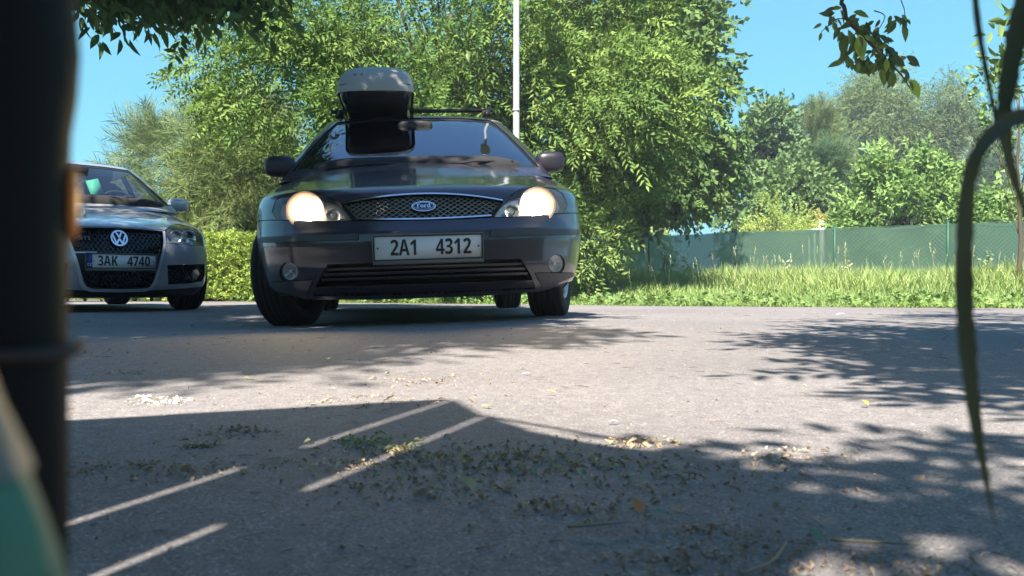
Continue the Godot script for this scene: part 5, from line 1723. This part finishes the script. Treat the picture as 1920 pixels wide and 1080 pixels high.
func build_litter() -> void:
	var g := RandomNumberGenerator.new()
	g.seed = 300
	var flake := leaf_mesh(0.012, 0.006, 0.4, 0.5, false)
	var curl := leaf_mesh(0.022, 0.011, 0.7, 0.8)
	var brown0 := lin(0.06, 0.034, 0.018)
	var brown1 := lin(0.20, 0.115, 0.055)
	var green := lin(0.07, 0.085, 0.025)
	var gold := lin(0.42, 0.27, 0.08)
	# heaps: x, y in the view, spread across, count, colours
	var heaps := [[690, 840, 0.045, 260, green, lin(0.11, 0.15, 0.05)], [742, 850, 0.018, 90, gold, lin(0.5, 0.36, 0.14)], [660, 880, 0.035, 70, brown1, gold], [365, 888, 0.06, 160, brown0, brown1], [460, 815, 0.04, 120, brown0, brown1], [372, 843, 0.012, 30, brown0, green], [175, 885, 0.05, 60, brown0, brown1], [820, 880, 0.10, 260, brown0, brown1], [790, 925, 0.07, 200, brown0, brown1], [880, 860, 0.09, 220, brown0, green], [1000, 870, 0.10, 260, brown0, lin(0.16, 0.15, 0.05)], [1070, 880, 0.10, 300, brown0, lin(0.2, 0.19, 0.06)], [1180, 900, 0.12, 320, brown0, brown1], [1200, 838, 0.035, 160, lin(0.24, 0.12, 0.05), lin(0.42, 0.24, 0.1)], [1470, 862, 0.05, 110, lin(0.3, 0.17, 0.09), lin(0.45, 0.28, 0.15)], [1060, 960, 0.05, 150, brown0, brown1], [1340, 1010, 0.035, 140, brown0, brown1], [1450, 1055, 0.05, 260, brown0, brown1], [1240, 1066, 0.04, 120, brown0, brown1], [1690, 1075, 0.04, 90, brown0, brown1], [800, 718, 0.10, 110, lin(0.16, 0.08, 0.05), brown1], [700, 758, 0.10, 110, lin(0.3, 0.18, 0.1), brown1], [300, 757, 0.045, 110, lin(0.5, 0.47, 0.38), lin(0.62, 0.6, 0.5)], [160, 660, 0.10, 50, lin(0.16, 0.06, 0.04), brown1], [1330, 905, 0.14, 160, brown0, brown1], [260, 702, 0.05, 40, lin(0.4, 0.24, 0.14), brown1]]
	var xs := []
	var cs := []
	for q in heaps:
		var hh := EYE - 0.045 * sstep(1.9, 4.6, 374.0 / (q[1] - 545.0))
		var d: float = 1700.0 * hh / (q[1] - 545.0)
		var c: Vector3 = P(q[0], q[1], d)
		for k in int(q[3] * 0.32):
			var p := Vector3(c.x + g.randfn(0, q[2] * 0.8), 0, c.z + g.randfn(0, q[2] * 0.6))
			if p.z > -0.45: continue
			p.y = land(p.x, p.z) + 0.0055 + absf(g.randfn(0, 0.0018)) * (2.0 if q[2] < 0.05 else 1.0)
			xs.append(Transform3D(flat(g, g.randf_range(0.22, 0.66) * (1.0 if d < 1.6 else 1.3) * (0.62 if d < 0.85 else 1.0), 0.5), p))
			cs.append((q[4] as Color).lerp(q[5], g.randf()))
	for k in 420:
		var d := pow(g.randf(), 1.6) * 7.5 + 0.55
		var x := g.randf_range(-0.6, 0.6) * d
		xs.append(Transform3D(flat(g, g.randf_range(0.12, 0.42) * (0.8 + 0.22 * d), 0.3), Vector3(x, land(x, -d) + 0.006, -d)))
		cs.append(brown0.lerp(lin(0.4, 0.33, 0.16), pow(g.randf(), 1.8)))
	multi("leaf_litter", curl, M.leafy, xs, cs)
	xs = []; cs = []
	for k in 1900:
		var q: Array = heaps[g.randi() % heaps.size()]
		var hh := EYE - 0.045 * sstep(1.9, 4.6, 374.0 / (q[1] - 545.0))
		var d0: float = 1700.0 * hh / (q[1] - 545.0)
		var c: Vector3 = P(q[0], q[1], d0)
		var p := Vector3(c.x + g.randfn(0, q[2] * 0.95), 0, c.z + g.randfn(0, q[2] * 0.75))
		if p.z > -0.4: continue
		p.y = land(p.x, p.z) + 0.0055
		xs.append(Transform3D(flat(g, g.randf_range(0.25, 0.8), 0.4), p))
		cs.append((q[4] as Color).lerp(q[5], g.randf()))
	multi("plant_debris", flake, M.leafy, xs, cs)
	xs = []; cs = []
	for k in 620:
		var d := pow(g.randf(), 1.4) * 6.0 + 0.7
		var x := g.randf_range(-0.58, 0.58) * d
		xs.append(Transform3D(flat(g, g.randf_range(0.3, 1.0) * (0.5 + 0.24 * d), 0.08), Vector3(x, land(x, -d) + 0.0065, -d)))
		cs.append(lin(0.03, 0.02, 0.016).lerp(lin(0.15, 0.09, 0.06), g.randf()))
	multi("stem_debris", leaf_mesh(0.055, 0.0035, 0.6, 0.1), M.leafy, xs, cs)
	# single leaves and twigs one can point at
	var lm := leaf_mesh(0.034, 0.021, 0.35, 0.3)
	var one := func(label: String, px: float, py: float, sc: float, m: Material, roll: float, tip: float) -> void:
		var hh := EYE - 0.045 * sstep(1.9, 4.6, 374.0 / (py - 545.0))
		var d: float = 1700.0 * hh / (py - 545.0)
		var p := P(px, py, d)
		var o := part("fallen_leaf", lm, m)
		tag(o, label, "leaf", "single fallen leaves on the asphalt")
		o.transform = Transform3D((Basis(Vector3.UP, roll) * Basis(Vector3.RIGHT, -PI / 2 + tip)).scaled_local(Vector3.ONE * sc * 0.72), Vector3(p.x, land(p.x, p.z) + 0.010, p.z))
	one.call("blue-green leaf lying at the lower right, beside a heap of brown litter", 1540, 1032, 0.85, M.leaf_teal, 0.7, 0.5)
	one.call("small pale green leaf in the shade, right of a dry brown leaf", 1252, 986, 0.75, M.leaf_teal, 1.3, 0.35)
	one.call("dry grey-brown leaf standing on edge in the shade, left of the pale green one", 1200, 982, 0.8, M.leaf_brown, 0.2, 0.9)
	one.call("grey-green leaf tilted upright in the shade below the gable's shadow", 890, 938, 1.1, M.leaf_grey, 0.9, 0.8)
	one.call("pale bluish leaf lying just right of the golden litter", 793, 856, 0.7, M.leaf_grey, 1.4, 0.1)
	one.call("bright yellow leaf alone on the sunlit asphalt by the hanging blade", 1628, 770, 0.75, M.leaf_yellow, 0.4, 0.7)
	one.call("yellow-green leaf on the sunlit asphalt below the estate car's right headlight", 1043, 746, 0.9, M.leaf_yellow, 2.0, 0.6)
	one.call("cream leaf on sunlit asphalt just above the orange litter", 1160, 803, 0.75, M.leaf_cream, 1.1, 0.3)
	one.call("cream leaf right of the orange litter at the edge of the shade", 1266, 839, 0.65, M.leaf_cream, 0.3, 0.2)
	one.call("small yellow leaf in the sun left of the number plate's line", 615, 678, 1.1, M.leaf_yellow, 0.3, 0.3)
	one.call("ochre leaf on the sunlit strip below the small yellow one", 474, 716, 1.1, M.leaf_ochre, 1.2, 0.2)
	one.call("cream leaf in the middle of the sunlit asphalt", 994, 708, 1.0, M.leaf_cream, 1.0, 0.2)
	one.call("pale leaf near the road's far edge, before the verge", 1585, 593, 3.2, M.leaf_cream, 0.8, 0.1)
	one.call("ochre leaf in the sun left of the gable's shadow peak", 920, 772, 0.9, M.leaf_ochre, 0.8, 0.2)
	for q in [["pale twig lying in the shade at the lower middle", 1125, 1003, 0.03, 0.2], ["curved pale twig on the brown litter at the bottom right", 1440, 1068, 0.05, 0.9], ["short pale stick near the lower right corner", 1640, 1038, 0.035, -0.3]]:
		var d: float = 374.0 / (q[2] - 545.0)
		var p := P(q[1], q[2], d)
		var s := st_new()
		tube(s, curve_pts([Vector3(-q[3], 0.004, 0), Vector3(-q[3] * 0.2, 0.006, q[3] * 0.15), Vector3(q[3], 0.005, -q[3] * 0.1)], 4), range(9).map(func(k): return 0.0015 - 0.00008 * k), 6)
		var o := part("twig", done(s, true), M.twig)
		tag(o, q[0], "twig", "twigs on the asphalt")
		o.transform = Transform3D(Basis(Vector3.UP, q[4]), Vector3(p.x, 0.005, p.z))

func build_garden_bits() -> void:
	var p := P(1541, 545, 21.8)
	var t := thing("white_pipe", "short white pipe standing just above the fence under the orange shrub", "pipe", Vector3(p.x, 0.2, p.z))
	var s := st_new()
	tube(s, [Vector3.ZERO, Vector3(0, 1.68, 0)], [0.06, 0.06], 12)
	tube(s, [Vector3(0, 1.66, 0), Vector3(0, 1.70, 0)], [0.07, 0.07], 12)
	part("tube", done(s, true), M.white, t)
	t = thing("garden_table", "pale green flat top showing over the fence beside the white pipe", "table", Vector3(p.x + 0.15, 0.2, p.z - 0.4))
	s = st_new()
	box(s, Vector3(0, 1.50, 0), Vector3(0.6, 0.05, 0.5))
	part("table_top", done(s), M.pale_green, t)
	for sx in [-1.0, 1.0]:
		for sz in [-1.0, 1.0]:
			s = st_new()
			box(s, Vector3(0.26 * sx, 0.74, 0.2 * sz), Vector3(0.05, 1.48, 0.05))
			part("leg", done(s), M.pale_green, t)

# ---------------------------------------------------------------- materials
func materials() -> void:
	M.leafy = foliage_mat(0.62)
	M.glossy = foliage_mat(0.45)
	M.glossy.roughness = 0.3
	M.bark = mat(0.085, 0.065, 0.045, 0.95)
	M.birch = mat(0.40, 0.39, 0.35, 0.8)
	M.stem = mat(0.10, 0.13, 0.04, 0.8)
	M.soil = mat(0.055, 0.075, 0.02, 1.0)
	var a := StandardMaterial3D.new()
	a.albedo_color = lin(0.93, 0.91, 0.915)
	a.albedo_texture = asphalt_texture()
	a.vertex_color_use_as_albedo = true
	a.uv1_triplanar = true
	a.uv1_world_triplanar = true
	a.uv1_scale = Vector3.ONE * 2.3
	a.normal_enabled = true
	a.normal_texture = asphalt_normal()
	a.normal_scale = 0.35
	a.roughness = 0.86
	a.metallic_specular = 0.35
	M.asphalt = a
	M.navy = mat(0.022, 0.018, 0.030, 0.40, 0.2)
	M.navy.clearcoat_enabled = true
	M.navy.clearcoat = 1.0
	M.navy.clearcoat_roughness = 0.09
	M.navy_trim = mat(0.016, 0.014, 0.024, 0.4)
	M.silver = mat(0.40, 0.43, 0.46, 0.36, 0.45)
	M.silver.clearcoat_enabled = true
	M.silver.clearcoat = 1.0
	M.silver.clearcoat_roughness = 0.03
	M.silver_trim = mat(0.62, 0.64, 0.66, 0.3, 0.5)
	M.black_trim = mat(0.010, 0.010, 0.011, 0.6)
	M.gloss_black = mat(0.010, 0.009, 0.010, 0.12)
	M.trim_grey = mat(0.045, 0.042, 0.045, 0.5)
	M.slat = mat(0.07, 0.065, 0.07, 0.25, 0.5)
	M.chrome = mat(0.75, 0.75, 0.76, 0.12, 1.0)
	M.mesh_metal = mat(0.26, 0.23, 0.18, 0.4, 0.5)
	M.mirror = mat(0.8, 0.8, 0.8, 0.02, 1.0)
	M.badge_blue = mat(0.012, 0.022, 0.11, 0.2)
	M.plate = mat(0.80, 0.80, 0.78, 0.4)
	M.plate_blue = mat(0.02, 0.05, 0.28, 0.4)
	M.holder = mat(0.16, 0.15, 0.14, 0.4)
	M.ink = mat(0.012, 0.012, 0.014, 0.5)
	M.tyre = mat(0.014, 0.0135, 0.013, 0.85)
	M.rim = mat(0.42, 0.42, 0.43, 0.35, 0.8)
	M.seat = mat(0.02, 0.02, 0.022, 0.9)
	M.lamp_house = mat(0.55, 0.54, 0.52, 0.22, 0.85)
	M.lamp_dark = mat(0.05, 0.055, 0.07, 0.25, 0.5)
	var gl := mat(1, 1, 1, 0.0)
	gl.transparency = BaseMaterial3D.TRANSPARENCY_ALPHA
	gl.albedo_color = Color(1, 1, 1, 0.04)
	M.clear = gl
	var sg := mat(0.23, 0.24, 0.26, 0.03, 1.0)
	sg.transparency = BaseMaterial3D.TRANSPARENCY_ALPHA
	sg.albedo_color.a = 0.7
	M.screen_glass = sg
	var cg := mat(0.02, 0.022, 0.024, 0.02)
	cg.transparency = BaseMaterial3D.TRANSPARENCY_ALPHA
	cg.albedo_color.a = 0.22
	M.clear_screen = cg
	M.lens = mat(0.5, 0.5, 0.5, 0.08, 0.3)
	M.lens.albedo_color = lin(0.30, 0.29, 0.28)
	M.lit = []
	for k in [[Color(1.0, 0.95, 0.84), 14.0], [Color(1.0, 0.84, 0.55), 0.8], [Color(1.0, 0.72, 0.36), 0.45], [Color(1.0, 0.62, 0.25), 0.26], [Color(1.0, 0.54, 0.18), 0.13]]:
		var lit := mat(0.75, 0.72, 0.66, 0.25, 0.6)
		lit.emission_enabled = true
		lit.emission = k[0]
		lit.emission_energy_multiplier = k[1]
		M.lit.append(lit)
	M.green_card = mat(0.06, 0.42, 0.26, 0.6)
	M.lid = mat(0.34, 0.335, 0.31, 0.6)
	M.net = mat(0.045, 0.092, 0.066, 0.9)
	M.net.transparency = BaseMaterial3D.TRANSPARENCY_ALPHA
	M.net.albedo_color.a = 0.93
	M.net.backlight_enabled = true
	M.net.backlight = Color(0.5, 0.7, 0.6)
	M.net2 = M.net.duplicate()
	M.net2.albedo_color = lin(0.052, 0.10, 0.072, 0.90)
	M.fence_green = mat(0.012, 0.085, 0.05, 0.5)
	M.fence_wire = mat(0.10, 0.19, 0.13, 0.5)
	M.pole = mat(0.36, 0.37, 0.38, 0.5, 0.2)
	M.white = mat(0.8, 0.8, 0.78, 0.5)
	M.pale_green = mat(0.45, 0.62, 0.48, 0.5)
	M.dark_blade = mat(0.005, 0.012, 0.004, 0.6)
	M.dark_blade.backlight_enabled = true
	M.dark_blade.backlight = lin(0.03, 0.05, 0.012)
	M.post_black = mat(0.0035, 0.0035, 0.004, 0.6)
	M.post_black.metallic_specular = 0.25
	M.orange = mat(0.75, 0.25, 0.05, 0.35)
	M.tie = mat(0.012, 0.006, 0.006, 0.7)
	M.bag_grey = mat(0.10, 0.115, 0.11, 0.5)
	M.bag_teal = mat(0.022, 0.13, 0.085, 0.5)
	M.board = mat(0.16, 0.11, 0.07, 0.9)
	M.leaf_teal = leaf_tone(0.06, 0.16, 0.10)
	M.leaf_brown = leaf_tone(0.16, 0.11, 0.06)
	M.leaf_grey = leaf_tone(0.16, 0.19, 0.13)
	M.leaf_yellow = leaf_tone(0.62, 0.52, 0.09)
	M.leaf_cream = leaf_tone(0.66, 0.56, 0.34)
	M.leaf_ochre = leaf_tone(0.42, 0.29, 0.11)
	M.twig = mat(0.30, 0.25, 0.17, 0.8)

func _ready() -> void:
	# camera
	var cam := Camera3D.new()
	cam.name = "camera"
	cam.position = Vector3(0, EYE, 0)
	cam.rotation.x = 0.0029
	cam.near = 0.02
	cam.far = 900.0
	var lens := CameraAttributesPhysical.new()
	lens.frustum_focal_length = 37.78
	lens.frustum_focus_distance = 5.2
	lens.frustum_near = 0.02
	lens.frustum_far = 900.0
	lens.exposure_aperture = 16.0
	cam.attributes = lens
	cam.fov = 35.24
	add_child(cam)
	cam.current = true
	# sky and exposure
	var we := WorldEnvironment.new()
	we.name = "world_environment"
	var env := Environment.new()
	env.background_mode = Environment.BG_SKY
	var sm := ProceduralSkyMaterial.new()
	sm.sky_top_color = lin(0.055, 0.115, 0.26)
	sm.sky_horizon_color = lin(0.09, 0.31, 0.385)
	sm.sky_curve = 0.33
	sm.sky_energy_multiplier = 1.0
	sm.ground_bottom_color = Color(0.22, 0.24, 0.18)
	sm.ground_horizon_color = Color(0.40, 0.48, 0.42)
	sm.sun_angle_max = 1.0
	var sky := Sky.new()
	sky.sky_material = sm
	env.sky = sky
	env.tonemap_mode = Environment.TONE_MAPPER_LINEAR
	env.tonemap_exposure = 3.1
	env.ssao_enabled = true
	env.ssil_enabled = true
	env.sdfgi_enabled = true
	we.environment = env
	env.fog_enabled = true
	env.fog_density = 0.002
	env.fog_light_color = Color(0.80, 0.86, 0.92)
	add_child(we)
	# sun, behind the camera and to its left
	var sun := DirectionalLight3D.new()
	sun.name = "sun"
	sun.light_energy = 1.6
	sun.light_color = Color(1.0, 0.96, 0.91)
	sun.light_angular_distance = 0.53
	sun.shadow_enabled = true
	sun.look_at_from_position(UPSUN * 10.0, Vector3.ZERO, Vector3.UP)
	add_child(sun)
	materials()
	build_ground()
	build_fence()
	build_lamp_post()
	estate_car()
	hatchback()
	build_far_plants()
	build_near_trees()
	build_grass()
	build_garden_bits()
	build_near()
	build_litter()
